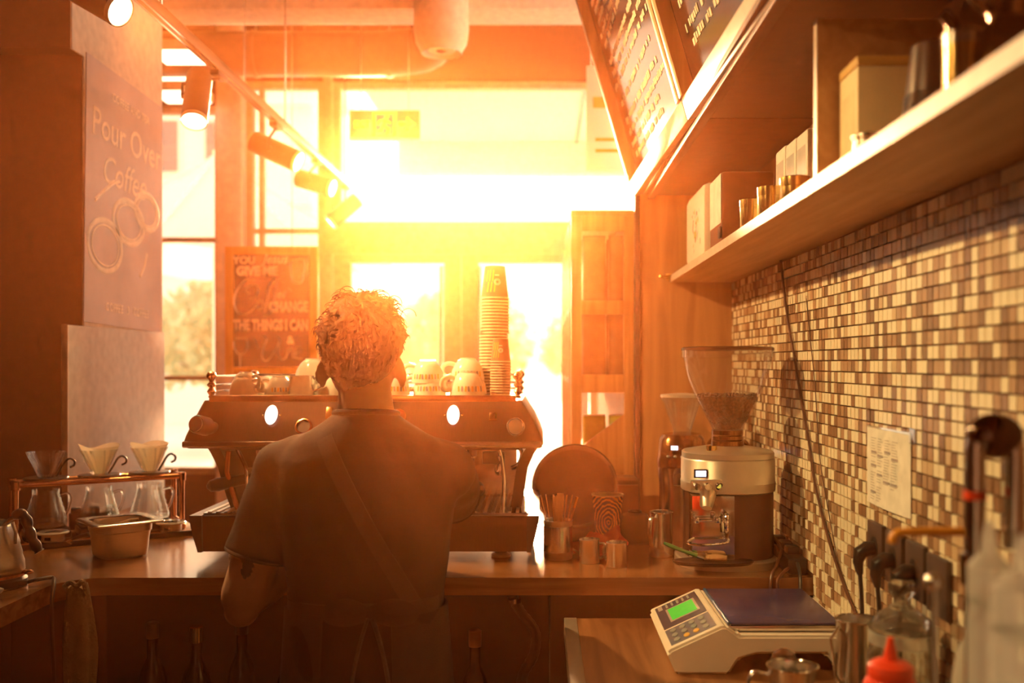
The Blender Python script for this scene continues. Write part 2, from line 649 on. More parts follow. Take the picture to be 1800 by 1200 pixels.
CT = EYE - 0.515      # back counter top
CS = EYE - 0.609      # side counter top
XW = 0.651            # tiled wall
YF = 6.0              # street front
ZC = EYE + 2.2        # ceiling
# ================================================================== THE ROOM
struct('floor', MB().bb(-3.6, 1.2, -2.2, YF, -0.06, 0.0), M_FLOOR)
struct('ceiling', MB().bb(-3.6, 1.2, -2.2, YF + 0.1, ZC, ZC + 0.1), M_CEIL)
struct('wall_back', MB().bb(-3.6, 1.2, -2.3, -2.2, 0, ZC), M_DARKWALL)
struct('wall_side', MB().bb(-3.7, -3.6, -2.3, YF + 0.1, 0, ZC), M_DARKWALL)

# --- tiled wall: every chip of the mosaic is geometry
wall = struct('wall_right', MB().bb(XW + 0.004, XW + 0.15, -2.2, 3.45, 0, EYE + 1.2), M_GROUT)
PITCH = 0.0243
chip_me = []
for k, m in enumerate(M_TILE):
    b = MB()
    h, t, q = PITCH / 2 - 0.0011, PITCH / 2 - 0.0016, 0.0045
    b.add([(0.002, -h, -h), (0.002, h, -h), (0.002, h, h), (0.002, -h, h), (-q + 0.001, -t, -t), (-q + 0.001, t, -t), (-q + 0.001, t, t), (-q + 0.001, -t, t)],
          [(0, 1, 5, 4), (1, 2, 6, 5), (2, 3, 7, 6), (3, 0, 4, 7), (4, 5, 6, 7)])
    chip_me.append(b.mesh('tile', m, 0))
spots = []
y = 1.20
col = 0
z_hi = EYE + 0.273
while y < 3.395:
    for r in range(37):
        z = z_hi - PITCH * (r + 0.5)
        if z < CS + 0.012 or (y > 2.37 and z < CT + 0.010):
            continue
        u = RN.random()
        k = 0 if u < 0.46 else 1 if u < 0.70 else 2 if u < 0.92 else 3
        spots.append((y, z, k))
    y += PITCH
    col += 1
spots_vis = [s for s in spots if s[0] > 1.335]
spots_vis.sort(key=lambda s: s[0])
near = [s for s in spots_vis if s[1] > CS + 0.18][:300]
near_set = set(near)
for (y, z, k) in near:
    o = bpy.data.objects.new('tile', chip_me[k])
    C.objects.link(o)
    o.location = (XW + RN.uniform(-0.0004, 0.0004), y, z)
    o.rotation_euler = (RN.uniform(-0.02, 0.02), RN.uniform(-0.015, 0.015), RN.uniform(-0.015, 0.015))
    o.parent = wall
mo = MB()
h, t, q = PITCH / 2 - 0.0011, PITCH / 2 - 0.0016, 0.0035
for s in spots:
    if s in near_set:
        continue
    y, z, k = s
    x = XW + RN.uniform(-0.0004, 0.0004)
    a, c = RN.uniform(-0.00025, 0.00025), RN.uniform(-0.00025, 0.00025)
    mo.add([(x + .002, y - h, z - h), (x + .002, y + h, z - h), (x + .002, y + h, z + h), (x + .002, y - h, z + h),
            (x - q - a, y - t, z - t), (x - q + a, y + t, z - t), (x - q + a + c, y + t, z + t), (x - q - a + c, y - t, z + t)],
           [(0, 1, 5, 4), (1, 2, 6, 5), (2, 3, 7, 6), (3, 0, 4, 7), (4, 5, 6, 7)], None, k)
part('mosaic_tiles', mo, M_TILE, wall, smooth=0, kind='stuff')

# --- wood partition at the end of the tiled wall
pt = struct('partition', MB().bb(0.335, XW + 0.15, 3.402, 3.46, 0, EYE + 0.585, 0.002), M_PART)
part('trim', MB().bb(0.318, 0.334, 3.395, 3.47, 0, EYE + 0.585, 0.002), M_DARK, pt)

# --- soffit over the bar with its underside panels
sof = struct('soffit', MB().bb(0.40, XW + 0.15, -0.6, 3.46, EYE + 0.585, EYE + 1.3), M_DARKWALL)
for (a, b_) in ((-0.6, 1.20), (1.205, 2.33), (2.335, 3.455)):
    part('panel', MB().bb(0.345, XW - 0.001, a, b_, EYE + 0.573, EYE + 0.586, 0.002), M_DARKWALL, sof)
part('edge_trim', MB().bb(0.36, 0.385, -0.6, 3.455, EYE + 0.560, EYE + 0.574, 0.002), M_DARKWALL, sof)

# --- dark wall and pillar on the other side
wl = struct('wall_left', MB().bb(-3.6, -1.478, 3.20, 3.86, 0, EYE + 0.99).bb(-3.6, -1.478, 3.119, 3.86, EYE + 0.99, ZC), M_DARKWALL)
part('cladding', MB().bb(-1.478, -1.473, 3.119, 3.86, EYE + 0.985, ZC).bb(-1.478, -1.473, 3.201, 3.86, 0.0, EYE + 0.985), M_CREAM, wl)
gb = thing('grey_board', 'plain pale grey board standing on the pillar below the poster', 'board', (-1.464, 3.45, EYE - 0.19))
part('panel', MB().bb(-1.472, -1.456, 3.06, 3.84, CT + 0.005, EYE + 0.118, 0.002), M_GREYB, gb, world=True)
part('edge_strip', MB().bb(-1.474, -1.455, 3.053, 3.060, CT + 0.005, EYE + 0.118, 0.001), M_EDGE, gb, world=True)

# --- street front
fr = MB()
fr.bb(-3.6, 1.3, YF, YF + 0.16, EYE + 1.70, ZC)
fr.bb(-3.6, -1.93, YF, YF + 0.16, EYE + 1.55, EYE + 1.72)
fr.bb(-3.6, -1.30, YF, YF + 0.14, 0, 0.83)
fr.bb(-3.6, -3.1, YF, YF + 0.16, 0, ZC)
fr.bb(0.95, 1.3, YF, YF + 0.16, 0, ZC)
struct('wall_front', fr, M_DARKWALL)
struct('trim_1', MB().bb(-1.94, -1.79, YF - 0.08, YF + 0.16, 0, ZC, 0.004), M_CREAM)
struct('trim_2', MB().bb(-1.315, -1.262, YF - 0.03, YF + 0.12, 0, ZC - 0.3, 0.004), M_FRAMEC)
struct('trim_3', MB().bb(-1.315, 0.95, YF - 0.05, YF + 0.10, EYE + 0.655, EYE + 0.815, 0.004), M_FRAMEC)

def window(n, x0, x1, z0, z1, bars=(), vbars=(), t=0.04):
    fm = MB()
    fm.bb(x0, x1, YF + 0.02, YF + 0.08, z0, z0 + t).bb(x0, x1, YF + 0.02, YF + 0.08, z1 - t, z1)
    fm.bb(x0, x0 + t, YF + 0.02, YF + 0.08, z0 + t, z1 - t).bb(x1 - t, x1, YF + 0.02, YF + 0.08, z0 + t, z1 - t)
    wo = struct('window_%d' % n, fm, M_FRAMEC)
    for zb in bars:
        part('glazing_bar', MB().bb(x0 + t, x1 - t, YF + 0.025, YF + 0.075, zb - 0.014, zb + 0.014), M_FRAMEC, wo)
    for xb in vbars:
        part('glazing_bar', MB().bb(xb - 0.014, xb + 0.014, YF + 0.025, YF + 0.075, z0 + t, z1 - t), M_FRAMEC, wo)
    zs = [z0 + t] + list(bars) + [z1 - t]
    for a, b_ in zip(zs[:-1], zs[1:]):
        part('pane', MB().bb(x0 + t, x1 - t, YF + 0.047, YF + 0.053, a, b_), M_PANE, wo, smooth=0)
    return wo

window(1, -3.1, -1.94, 0.83, EYE + 1.55, (EYE - 0.09, EYE + 0.747), (-2.52,))
window(2, -1.79, -1.315, 0.83, EYE + 1.70, (EYE + 0.62, EYE + 0.80), (-1.70,))
window(3, -1.262, 0.95, EYE + 0.815, EYE + 1.70)

def door(n, x0, x1, hx):
    fm = MB()
    z1 = EYE + 0.655
    fm.bb(x0, x0 + 0.10, YF, YF + 0.06, 0.02, z1).bb(x1 - 0.10, x1, YF, YF + 0.06, 0.02, z1)
    fm.bb(x0 + 0.10, x1 - 0.10, YF, YF + 0.06, 0.02, 0.22).bb(x0 + 0.10, x1 - 0.10, YF, YF + 0.06, z1 - 0.05, z1)
    d = struct('door_%d' % n, fm, M_FRAMEC)
    part('pane', MB().bb(x0 + 0.10, x1 - 0.10, YF + 0.027, YF + 0.033, 0.22, z1 - 0.05), M_PANE, d, smooth=0)
    hb = MB().cyl((hx, YF - 0.06, EYE - 0.45), (hx, YF - 0.06, EYE + 0.58), 0.014)
    for z in (EYE - 0.35, EYE + 0.48):
        hb.cyl((hx, YF - 0.06, z), (hx, YF + 0.0, z), 0.01, seg=10)
    part('door_handle', hb, M_STEEL, d)
    return d
door(1, -1.255, -0.49, -0.60)
door(2, -0.485, 0.28, -0.37)
struct('wall_entrance', MB().bb(0.29, 0.95, YF, YF + 0.1, 0, EYE + 0.655), M_PART)

# --- beam, air duct, jet nozzle, ceiling lamps
struct('beam', MB().bb(-3.6, 0.30, 4.40, 4.62, EYE + 1.565, ZC, 0.01), M_CREAM)
du = thing('air_duct', 'fat round brown ventilation duct running across under the ceiling', 'duct', (-1.6, 5.1, EYE + 1.62))
path = [(-3.4, 5.24, EYE + 1.62), (-2.6, 5.24, EYE + 1.62), (-1.6, 5.22, EYE + 1.62), (-0.75, 5.2, EYE + 1.62), (-0.55, 5.1, EYE + 1.66), (-0.46, 4.75, EYE + 1.74)]
part('pipe', MB().tube(smoothpath(path, 5), 0.115, 20), M_DUCT, du, world=True)
for x in (-2.4, -1.5, -0.8):
    part('collar', MB().cyl((x - 0.012, 5.22, EYE + 1.62), (x + 0.012, 5.22, EYE + 1.62), 0.121, seg=20), M_DUCT, du, world=True)
    part('hanger', MB().cyl((x, 5.22, EYE + 1.72), (x, 5.22, ZC - 0.001), 0.006, seg=8), M_STEEL, du, world=True)
nz_ = thing('air_nozzle', 'pale drum shaped air outlet hanging from the end of the duct', 'vent', (-0.43, 4.25, EYE + 1.32))
part('drum', MB().lathe([(0.115, 0.32), (0.118, 0.10), (0.11, 0.045), (0.095, 0.02), (0.085, 0.0), (0.08, 0.012), (0.06, 0.03)], 28, cap0=False), M_EDGE, nz_)
part('inner_ring', MB().lathe([(0.058, 0.012), (0.062, 0.022), (0.045, 0.03), (0.03, 0.012)], 24), M_RIMW, nz_)
part('core', MB().ball((0, 0, 0.015), (0.024, 0.024, 0.012), 16, 8), M_DARK, nz_)
part('neck', MB().cyl((0, 0, 0.30), (0, 0, 0.88), 0.10, seg=24), M_DUCT, nz_)
for i, (px, py, Y, ww, l) in enumerate(((306, 128, 5.4, 0.14, ' by the pillar'), (318, 100, 4.85, 0.12, ' nearer the bar'), (320, 170, 5.8, 0.14, ' close to the street window'))):
    p = at(px, py, Y)
    cl = thing('ceiling_light', 'small square glowing ceiling panel light' + l, 'light', p, group='square ceiling lights')
    part('housing', MB().bb(-ww, ww, -ww, ww, 0.0, 0.05, 0.006), M_RIMW, cl)
    part('diffuser', MB().bb(-ww + 0.01, ww - 0.01, -ww + 0.01, ww - 0.01, -0.006, 0.002), M_LAMPPANEL, cl)
    part('drop_rod', MB().cyl((0, 0, 0.05), (0, 0, ZC - p.z - 0.001), 0.01, seg=8), M_STEEL, cl)

# ================================================================== OUTSIDE
struct('pavement', MB().bb(-14, 10, YF + 0.18, 40, -0.2, -0.08), M_PAVE)
cn = struct('canopy', MB().bb(-1.30, 4.0, YF + 0.17, 9.0, EYE + 2.0, EYE + 2.2), M_OUTB)
part('fascia', MB().bb(-1.30, 4.0, 9.0, 9.12, EYE + 1.71, EYE + 2.25), M_OUTB, cn)
for x in (0.3, 2.2):
    part('joint', MB().bb(x, x + 0.02, YF + 0.2, 9.0, EYE + 1.985, EYE + 2.0), M_OUTW, cn)
part('lamp_strip', MB().bb(-0.63, -0.42, 6.9, 7.0, EYE + 1.97, EYE + 2.0), M_LAMPPANEL, cn)

bd = thing('street_building', 'pale far building with rows of dark windows across the street', 'building', (-11.0, 26, -0.08))
part('wall', MB().bb(-18, -6.0, 26, 30, -0.08, 9.0), M_OUTB, bd, world=True)
part('roof', MB().bb(-18.3, -5.7, 25.6, 30.2, 9.0, 9.4), M_OUTB, bd, world=True)
for i in range(6):
    for j in range(3):
        x = -17.6 + i * 1.75
        z = 1.2 + j * 2.6
        wf = part('window', MB().bb(x, x + 1.2, 25.93, 26.0, z, z + 1.5), M_LABELW, bd, world=True)
        part('pane', MB().bb(x + 0.08, x + 1.12, 25.91, 25.94, z + 0.08, z + 1.42), M_OUTW, wf, world=True)
for j in range(3):
    part('ledge', MB().bb(-18, -6.0, 25.75, 26, 3.0 + j * 2.6, 3.25 + j * 2.6), M_OUTB, bd, world=True)

# parasol: eight panels sagging between ribs
pa = thing('parasol', 'large pale canvas parasol open outside the street window', 'parasol', (-2.95, 9.0, -0.08))
cv, R0 = MB(), 1.55
rs = []
for k in range(9):
    u = k / 8
    ring = []
    for i in range(48):
        a = 2 * PI * i / 48
        sag = 0.06 * u * (0.5 - 0.5 * math.cos(8 * a))
        r = 0.04 + R0 * u * (1 - 0.05 * (0.5 - 0.5 * math.cos(8 * a)) * u)
        ring.append(Vector((r * math.cos(a), r * math.sin(a), 3.45 - 0.95 * u ** 0.8 - sag)))
    rs.append(ring)
cv.rings(rs, True, False)
part('canopy', cv, M_CANVAS, pa, smooth=60)
part('pole', MB().cyl((0, 0, 0), (0, 0, 3.5), 0.025), M_STEEL, pa)
part('base', MB().lathe([(0.30, 0), (0.30, 0.06), (0.05, 0.10), (0.04, 0.3)], 24), M_BLACKM, pa)
for i in range(8):
    a = 2 * PI * i / 8
    part('rib', MB().cyl((0.05 * math.cos(a), 0.05 * math.sin(a), 3.41), (R0 * math.cos(a), R0 * math.sin(a), 2.49), 0.009, seg=6), M_STEEL, pa)

def tree(x, y, h, s, label, seed):
    rn = random.Random(seed)
    t = thing('tree', label, 'tree', (x, y, -0.08), group='trees across the street')
    tb = MB()
    tb.tube(smoothpath([(0, 0, 0), (0.05, 0.02, h * 0.3), (-0.03, 0.05, h * 0.6), (0.02, 0, h * 0.85)], 4), [0.14 - 0.008 * i for i in range(13)], 10)
    for i in range(7):
        a = rn.uniform(0, 6.28)
        z = h * rn.uniform(0.35, 0.7)
        tb.cyl((0, 0, z), (s * 0.6 * math.cos(a), s * 0.6 * math.sin(a), z + h * 0.18), 0.04, 0.012, 6)
    part('trunk', tb, M_BARK, t)
    fb = MB()
    for i in range(2600):
        while True:
            d = Vector((rn.uniform(-1, 1), rn.uniform(-1, 1), rn.uniform(-1, 1)))
            if d.length < 1:
                break
        p = Vector((d.x * s, d.y * s, h * 0.68 + d.z * h * 0.36)) + Vector((0, 0, 0.0))
        p += Vector((noise.noise(p * 0.9), noise.noise(p * 0.9 + Vector((9, 0, 0))), noise.noise(p * 0.9 + Vector((0, 9, 0))))) * 0.5
        q = 0.09 + 0.06 * rn.random()
        e1 = Vector((rn.uniform(-1, 1), rn.uniform(-1, 1), rn.uniform(-1, 1))).normalized()
        e2 = e1.orthogonal().normalized()
        fb.add([p - e1 * q, p + e2 * q * 0.5, p + e1 * q, p - e2 * q * 0.5 + e1.cross(e2) * q * 0.2], [(0, 1, 2), (0, 2, 3)])
    part('foliage', fb, M_LEAF, t, smooth=0)
    return t
tree(-5.6, 17.5, 3.0, 1.5, 'leafy tree seen through the window beside the pillar', 3)
tree(-1.9, 21.0, 3.0, 1.6, 'leafy tree seen through the door behind the barista', 5)
tree(1.6, 19.0, 2.9, 1.5, 'leafy tree seen through the door behind the paper cups', 8)
# ================================================================== COUNTERS
XA = -1.14
out = [(XW, 3.19), (-1.465, 3.19), (-1.9, 3.19), (-1.9, -0.6), (XA, -0.6), (XA, 2.29)]
for i in range(1, 13):
    a = PI - (PI / 2) * i / 12
    out.append((-1.04 + 0.10 * math.cos(a), 2.29 + 0.10 * math.sin(a)))
out += [(XW, 2.39)]
bc = thing('bar_counter', 'dark walnut bar counter with a rounded inner corner under the coffee machine', 'counter', (-0.4, 2.8, 0.0))
part('worktop', MB().prism(out, CT - 0.042, CT), M_COUNTER, bc, world=True, smooth=20)
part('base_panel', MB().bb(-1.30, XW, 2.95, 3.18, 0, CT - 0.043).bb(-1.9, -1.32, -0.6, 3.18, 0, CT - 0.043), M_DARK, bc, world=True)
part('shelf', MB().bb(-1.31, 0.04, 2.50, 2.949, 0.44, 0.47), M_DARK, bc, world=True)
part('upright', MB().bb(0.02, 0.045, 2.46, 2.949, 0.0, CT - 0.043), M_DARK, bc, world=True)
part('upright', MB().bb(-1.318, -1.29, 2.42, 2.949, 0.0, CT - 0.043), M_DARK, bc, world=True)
lg = struct('wall_ledge', MB().bb(0.01, 0.31, 3.20, 3.34, 0, EYE - 0.392), M_DARKWALL)
part('cap', MB().bb(0.008, 0.312, 3.195, 3.36, EYE - 0.391, EYE - 0.376, 0.003), M_DARK, lg)

sc = thing('side_counter', 'low walnut side counter with a pale metal edge strip under the scale', 'counter', (0.35, 1.1, 0.0))
part('worktop', MB().bb(0.083, XW - 0.001, -0.5, 2.378, CS - 0.035, CS), M_COUNTER2, sc, world=True, smooth=0)
part('edge_strip', MB().bb(0.052, 0.0825, -0.5, 2.378, CS - 0.037, CS + 0.002, 0.002), M_ALU, sc, world=True)
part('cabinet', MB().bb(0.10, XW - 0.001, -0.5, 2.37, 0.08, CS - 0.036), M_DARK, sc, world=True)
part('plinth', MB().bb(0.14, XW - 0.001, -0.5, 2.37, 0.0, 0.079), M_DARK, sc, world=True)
for i in range(3):
    y0 = -0.4 + i * 0.92
    d = part('door', MB().bb(0.084, 0.0995, y0, y0 + 0.90, 0.10, CS - 0.06, 0.003), M_PART, sc, world=True)
    part('knob', MB().ball((0.076, y0 + 0.82, CS - 0.14), 0.012, 12, 8), M_STEEL, d, world=True)

# bottles under the bar
def bottle(loc, s, m, label, cap, lab, prof=None):
    b = thing('bottle', label, 'bottle', loc, RN.uniform(0, 6), 'bottles under the bar')
    part('body', MB().lathe([(0.034 * s, 0), (0.037 * s, 0.006), (0.037 * s, 0.17), (0.030 * s, 0.20), (0.015 * s, 0.235), (0.014 * s, 0.29)], 20), m, b)
    part('label', MB().lathe([(0.0376 * s, 0.04), (0.0378 * s, 0.045), (0.0378 * s, 0.14), (0.0376 * s, 0.145)], 20, cap0=False, cap1=False), lab, b)
    part('cap', MB().lathe([(0.0165 * s, 0.285), (0.0168 * s, 0.29), (0.0168 * s, 0.325), (0.014 * s, 0.328)], 16), cap, b)
    return b
M_BGL = mat('dark_bottle_glass', (0.05, 0.02, 0.01), 0.08, coat=0.5)
M_BCAP = mat('pale_bottle_cap', (0.3, 0.22, 0.16), 0.4)
M_BLAB = mat('bottle_label', (0.2, 0.13, 0.08), 0.7)
def ub(px, Y, zt, s, label, cap):
    p = at(px, 1100, Y)
    h = 0.328
    return bottle((p.x, Y, 0.4705), s, M_BGL, label, cap, M_BLAB)
ub(835, 2.62, 0, 1.0, 'dark bottle with a red and white cap under the bar beside the apron', mat('red_white_cap', (0.6, 0.2, 0.12), 0.4))
ub(510, 2.62, 0, 1.05, 'dark bottle with a white cap under the bar below the elbow', M_BCAP)
ub(345, 2.66, 0, 1.1, 'stout dark bottle in the under bar shelf, second from the towel', M_BRASS)
ub(268, 2.70, 0, 1.0, 'slim dark bottle in the under bar shelf nearest the towel', M_BCAP)
ub(425, 2.74, 0, 1.0, 'dark bottle deep in the under bar shelf behind the elbow', M_BLACK)
# flexible hose under the bar
hp = smoothpath([at(900, 1046, 2.60), at(915, 1075, 2.62), at(940, 1110, 2.62), at(938, 1150, 2.60), at(918, 1190, 2.58), at(912, 1260, 2.6)], 8)
hz = thing('drain_hose', 'ribbed dark drain hose hanging below the bar counter', 'hose', hp[0])
part('hose', MB().tube(hp, [0.013 + 0.0018 * (i % 2) for i in range(len(hp))], 10), M_BLACKM, hz, world=True)
part('hose_clip', MB().cyl(hp[3] - Vector((0, 0, 0.006)), hp[3] + Vector((0, 0, 0.006)), 0.018, seg=12), M_STEEL, hz, world=True)

# ================================================================== ESPRESSO MACHINE
em = thing('espresso_machine', 'wide three group espresso machine with two white oval badges behind the barista', 'coffee machine', (-0.47, 2.87, CT))
def mpart(n, mb, m, par=None, **k):
    return part(n, mb, m, par or em, world=True, **k)
ZT = EYE - 0.100
# upper housing: flaring, sloped control panel
def sec(z, x0, x1, y0, y1, r=0.02):
    pts = []
    for (cx, cy, a0) in ((x1 - r, y1 - r, 0), (x0 + r, y1 - r, PI / 2), (x0 + r, y0 + r, PI), (x1 - r, y0 + r, 1.5 * PI)):
        for i in range(5):
            a = a0 + PI / 2 * i / 4
            pts.append(Vector((cx + r * math.cos(a), cy + r * math.sin(a), z)))
    return pts
hs = MB().rings([sec(EYE - 0.224, -0.935, -0.005, 2.612, 3.14, 0.015), sec(EYE - 0.212, -0.943, 0.003, 2.602, 3.15, 0.015), sec(EYE - 0.190, -0.938, -0.004, 2.610, 3.15, 0.015),
                 sec(EYE - 0.150, -0.925, -0.022, 2.632, 3.15, 0.015), sec(EYE - 0.115, -0.912, -0.045, 2.652, 3.14, 0.015), sec(ZT, -0.906, -0.054, 2.660, 3.13, 0.015)])
mpart('housing', hs, M_MACHF, smooth=25)
mpart('lower_trim', MB().bb(-0.940, 0.000, 2.594, 2.606, EYE - 0.221, EYE - 0.204, 0.004), M_STEEL)
mpart('cup_tray', MB().bb(-0.885, -0.075, 2.67, 3.12, ZT, ZT + 0.008, 0.003), M_STEELB)
mpart('tray_lip', MB().bb(-0.89, -0.07, 2.658, 2.669, ZT - 0.004, ZT + 0.014, 0.002), M_COPPER)
# rails with turned posts
def post(x, y):
    return MB().lathe([(0.006, 0.0), (0.009, 0.004), (0.006, 0.008), (0.012, 0.018), (0.006, 0.028), (0.0125, 0.036), (0.006, 0.044), (0.0065, 0.048), (0.013, 0.056), (0.014, 0.062), (0.010, 0.070), (0.002, 0.074)], 16, (x, y, ZT + 0.008 - 0.003))
for (x, y) in ((-0.897, 2.70), (-0.066, 2.70), (-0.897, 3.10), (-0.068, 3.10), (-0.49, 3.10)):
    mpart('rail_post', post(x, y), M_COPPER)
for k, z in enumerate((0.018, 0.036, 0.060)):
    rl = MB()
    rl.cyl((-0.897, 2.70, ZT + z + 0.004), (-0.897, 3.10, ZT + z + 0.004), 0.0035, seg=8)
    rl.cyl((-0.068, 2.70, ZT + z + 0.004), (-0.068, 3.10, ZT + z + 0.004), 0.0035, seg=8)
    rl.cyl((-0.897, 3.10, ZT + z + 0.004), (-0.068, 3.10, ZT + z + 0.004), 0.0035, seg=8)
    mpart('rail', rl, M_STEEL)
# panel frame: u along x, v down the slope (front face of the housing)
SL0, SL1 = Vector((0, 2.660, ZT)), Vector((0, 2.610, EYE - 0.190))
sv = (SL1 - SL0)
pn = Vector((0, -(-sv.z), sv.y)).normalized()
pn = Vector((0, sv.z, -sv.y)).normalized()
if pn.y > 0:
    pn = -pn
def onp(px, py):
    """point on the sloped panel met by the sight line through a pixel"""
    d = Vector(((px - VX) / FPX, 1, (VY - py) / FPX))
    o = Vector((0, 0, EYE))
    t = (SL0 - o).dot(pn) / d.dot(pn)
    return o + d * t
PF = Matrix.Identity(3)
PF.col[0] = Vector((1, 0, 0))
PF.col[2] = pn
PF.col[1] = pn.cross(Vector((1, 0, 0)))
def pm(p, off=0.0):
    return Matrix.Translation(p + pn * off) @ PF.to_4x4()
for px in (478, 797):
    bM = pm(onp(px, 731), 0.004)
    bd_ = mpart('badge', MB().lathe([(0.0165, 0), (0.0175, 0.002), (0.0175, 0.005), (0.015, 0.0065)], 28, M=bM @ Matrix.Diagonal((0.95, 1.62, 1, 1))), M_BADGE)
    for sx in (-0.024, 0.024):
        mpart('stud', MB().ball((0, 0, 0), 0.0032, 10, 6, M=bM @ Matrix.Translation((sx, 0, 0.002))), M_BRASS, bd_)
def knob(px, py, r, L, m):
    p = onp(px, py)
    d = Vector((-0.02, -1, 0.12)).normalized() if px > 700 else Vector((-0.25, -0.9, 0.2)).normalized()
    k = mpart('steam_knob', MB().tube([p - d * 0.01, p + d * L * 0.3, p + d * L * 0.35, p + d * L * 0.92, p + d * L], [r * 0.7, r * 0.72, r, r, r * 0.88], 24), m)
    mpart('knob_face', MB().tube([p + d * (L * 0.995), p + d * (L + 0.003)], r * 0.8, 24), M_ALU, k)
    return k
knob(372, 752, 0.0245, 0.07, M_BLACK)
knob(908, 752, 0.0245, 0.06, M_STEEL)
bsw = mpart('switch', MB().box((0, 0, 0.003), (0.020, 0.022, 0.008), 0.0015, M=pm(onp(867, 733))), M_BRASS)
bt = mpart('switch', MB().box((0, 0, 0.003), (0.017, 0.034, 0.008), 0.0015, M=pm(onp(579, 727))), M_BRASS)
gg = mpart('gauge', MB().lathe([(0.0215, 0), (0.0225, 0.004), (0.0225, 0.012), (0.019, 0.013), (0.018, 0.009)], 28, M=pm(onp(535, 752))), M_COPPER)
mpart('gauge_face', MB().lathe([(0.018, 0.008), (0.017, 0.0092)], 24, M=pm(onp(535, 752))), M_DARK, gg)
for px in (640, 700):
    g2 = mpart('gauge', MB().lathe([(0.0215, 0), (0.0225, 0.004), (0.0225, 0.012), (0.019, 0.013), (0.018, 0.009)], 28, M=pm(onp(px, 735))), M_COPPER)
# working bay
mpart('back_panel', MB().bb(-0.855, -0.075, 2.93, 2.95, EYE - 0.40, EYE - 0.222), M_MIRROR)
mpart('bay_roof', MB().bb(-0.87, -0.06, 2.66, 2.95, EYE - 0.232, EYE - 0.224), M_MACHD)
for px, py in ((401, 800), (415, 869), (455, 862)):
    p = at(px, py, 2.925)
    mpart('bolt', MB().cyl(p, p + Vector((0, -0.012, 0)), 0.008, seg=14), M_COPPER)
mpart('control_box', MB().bb(-0.86, -0.80, 2.80, 2.90, EYE - 0.295, EYE - 0.236, 0.004), M_BLACK)
# curved side cheeks
def cheek(sgn, x_top, x_mid, x_bot):
    zs = [EYE - 0.212, EYE - 0.24, EYE - 0.28, EYE - 0.32, EYE - 0.36, EYE - 0.398]
    xs = [x_top, x_top + (x_mid - x_top) * 0.45, x_mid + (x_top - x_mid) * 0.15, x_mid, x_mid + (x_bot - x_mid) * 0.4, x_bot]
    y0 = [2.64, 2.65, 2.67, 2.69, 2.69, 2.68]
    rr = []
    for z, x, y in zip(zs, xs, y0):
        t = 0.03 * sgn
        rr.append([Vector((x, y, z)), Vector((x, 3.10, z)), Vector((x - t, 3.10, z)), Vector((x - t, y, z))])
    return MB().rings(rr)
mpart('side_cheek', cheek(-1, -0.895, -0.865, -0.835), M_MACHD, smooth=60)
mpart('side_cheek', cheek(1, -0.003, -0.045, -0.058), M_MACHD, smooth=60)
mpart('cheek_edge', MB().tube([(-0.838, 2.66, EYE - 0.235), (-0.845, 2.668, EYE - 0.29), (-0.838, 2.678, EYE - 0.33), (-0.815, 2.672, EYE - 0.398)], 0.007, 10), M_COPPER)
# drip base
mpart('drip_base', MB().rings([sec(EYE - 0.489, -0.890, -0.030, 2.585, 3.10, 0.01), sec(EYE - 0.40, -0.895, -0.025, 2.578, 3.12, 0.01), sec(EYE - 0.396, -0.893, -0.027, 2.580, 3.12, 0.01)]), M_MACHF, smooth=25)
for sx, x0 in ((-1, -0.912), (1, -0.008)):
    rr = []
    for z, o in ((EYE - 0.489, 0.022), (EYE - 0.45, 0.010), (EYE - 0.42, 0.003), (EYE - 0.394, 0.0)):
        xo = x0 - sx * o
        xi = x0 - sx * 0.032
        rr.append([Vector((xo, 2.572, z)), Vector((xi, 2.572, z)), Vector((xi, 3.12, z)), Vector((xo, 3.12, z))])
    mpart('base_end', MB().rings(rr), M_BLACK, smooth=50)
mpart('drip_grate', MB().bb(-0.885, -0.035, 2.60, 2.92, EYE - 0.396, EYE - 0.391), M_STEEL)
gr = MB()
for i in range(40):
    x = -0.875 + i * 0.0212
    gr.bb(x, x + 0.009, 2.605, 2.915, EYE - 0.391, EYE - 0.388)
mpart('grate_slats', gr, M_STEELB, smooth=0, kind='stuff')
for x in (-0.81, -0.11):
    for y in (2.66, 3.04):
        mpart('foot', MB().lathe([(0.026, 0), (0.026, 0.006), (0.018, 0.010), (0.020, 0.028)], 18, (x, y, CT)), M_BLACK)
# three groups with portafilters
for i, x in enumerate((-0.715, -0.470, -0.225)):
    g = mpart('group_head', MB().lathe([(0.034, EYE - 0.290), (0.040, EYE - 0.284), (0.040, EYE - 0.262), (0.046, EYE - 0.255), (0.048, EYE - 0.226)], 24, (x, 2.74, 0)), M_CHROME)
    rot = [math.radians(-65), math.radians(8), math.radians(20)][i]
    dx, dy = math.sin(rot), -math.cos(rot)
    b0 = Vector((x, 2.74, EYE - 0.302))
    mpart('portafilter', MB().lathe([(0.022, -0.018), (0.035, -0.014), (0.036, 0.010)], 24, b0).cyl(b0 + Vector((dx * 0.03, dy * 0.03, 0)), b0 + Vector((dx * 0.07, dy * 0.07, -0.006)), 0.009, seg=12).cyl(b0 - Vector((0, 0, 0.015)), b0 - Vector((0, 0, 0.04)), 0.008, seg=12), M_CHROME, g)
    hpts = [b0 + Vector((dx * u, dy * u, -0.006 - 0.16 * (u - 0.06))) for u in (0.06, 0.075, 0.12, 0.17, 0.19, 0.198)]
    mpart('handle', MB().tube(hpts, [0.011, 0.0145, 0.0145, 0.0185, 0.015, 0.005], 16), M_BLACK, g)
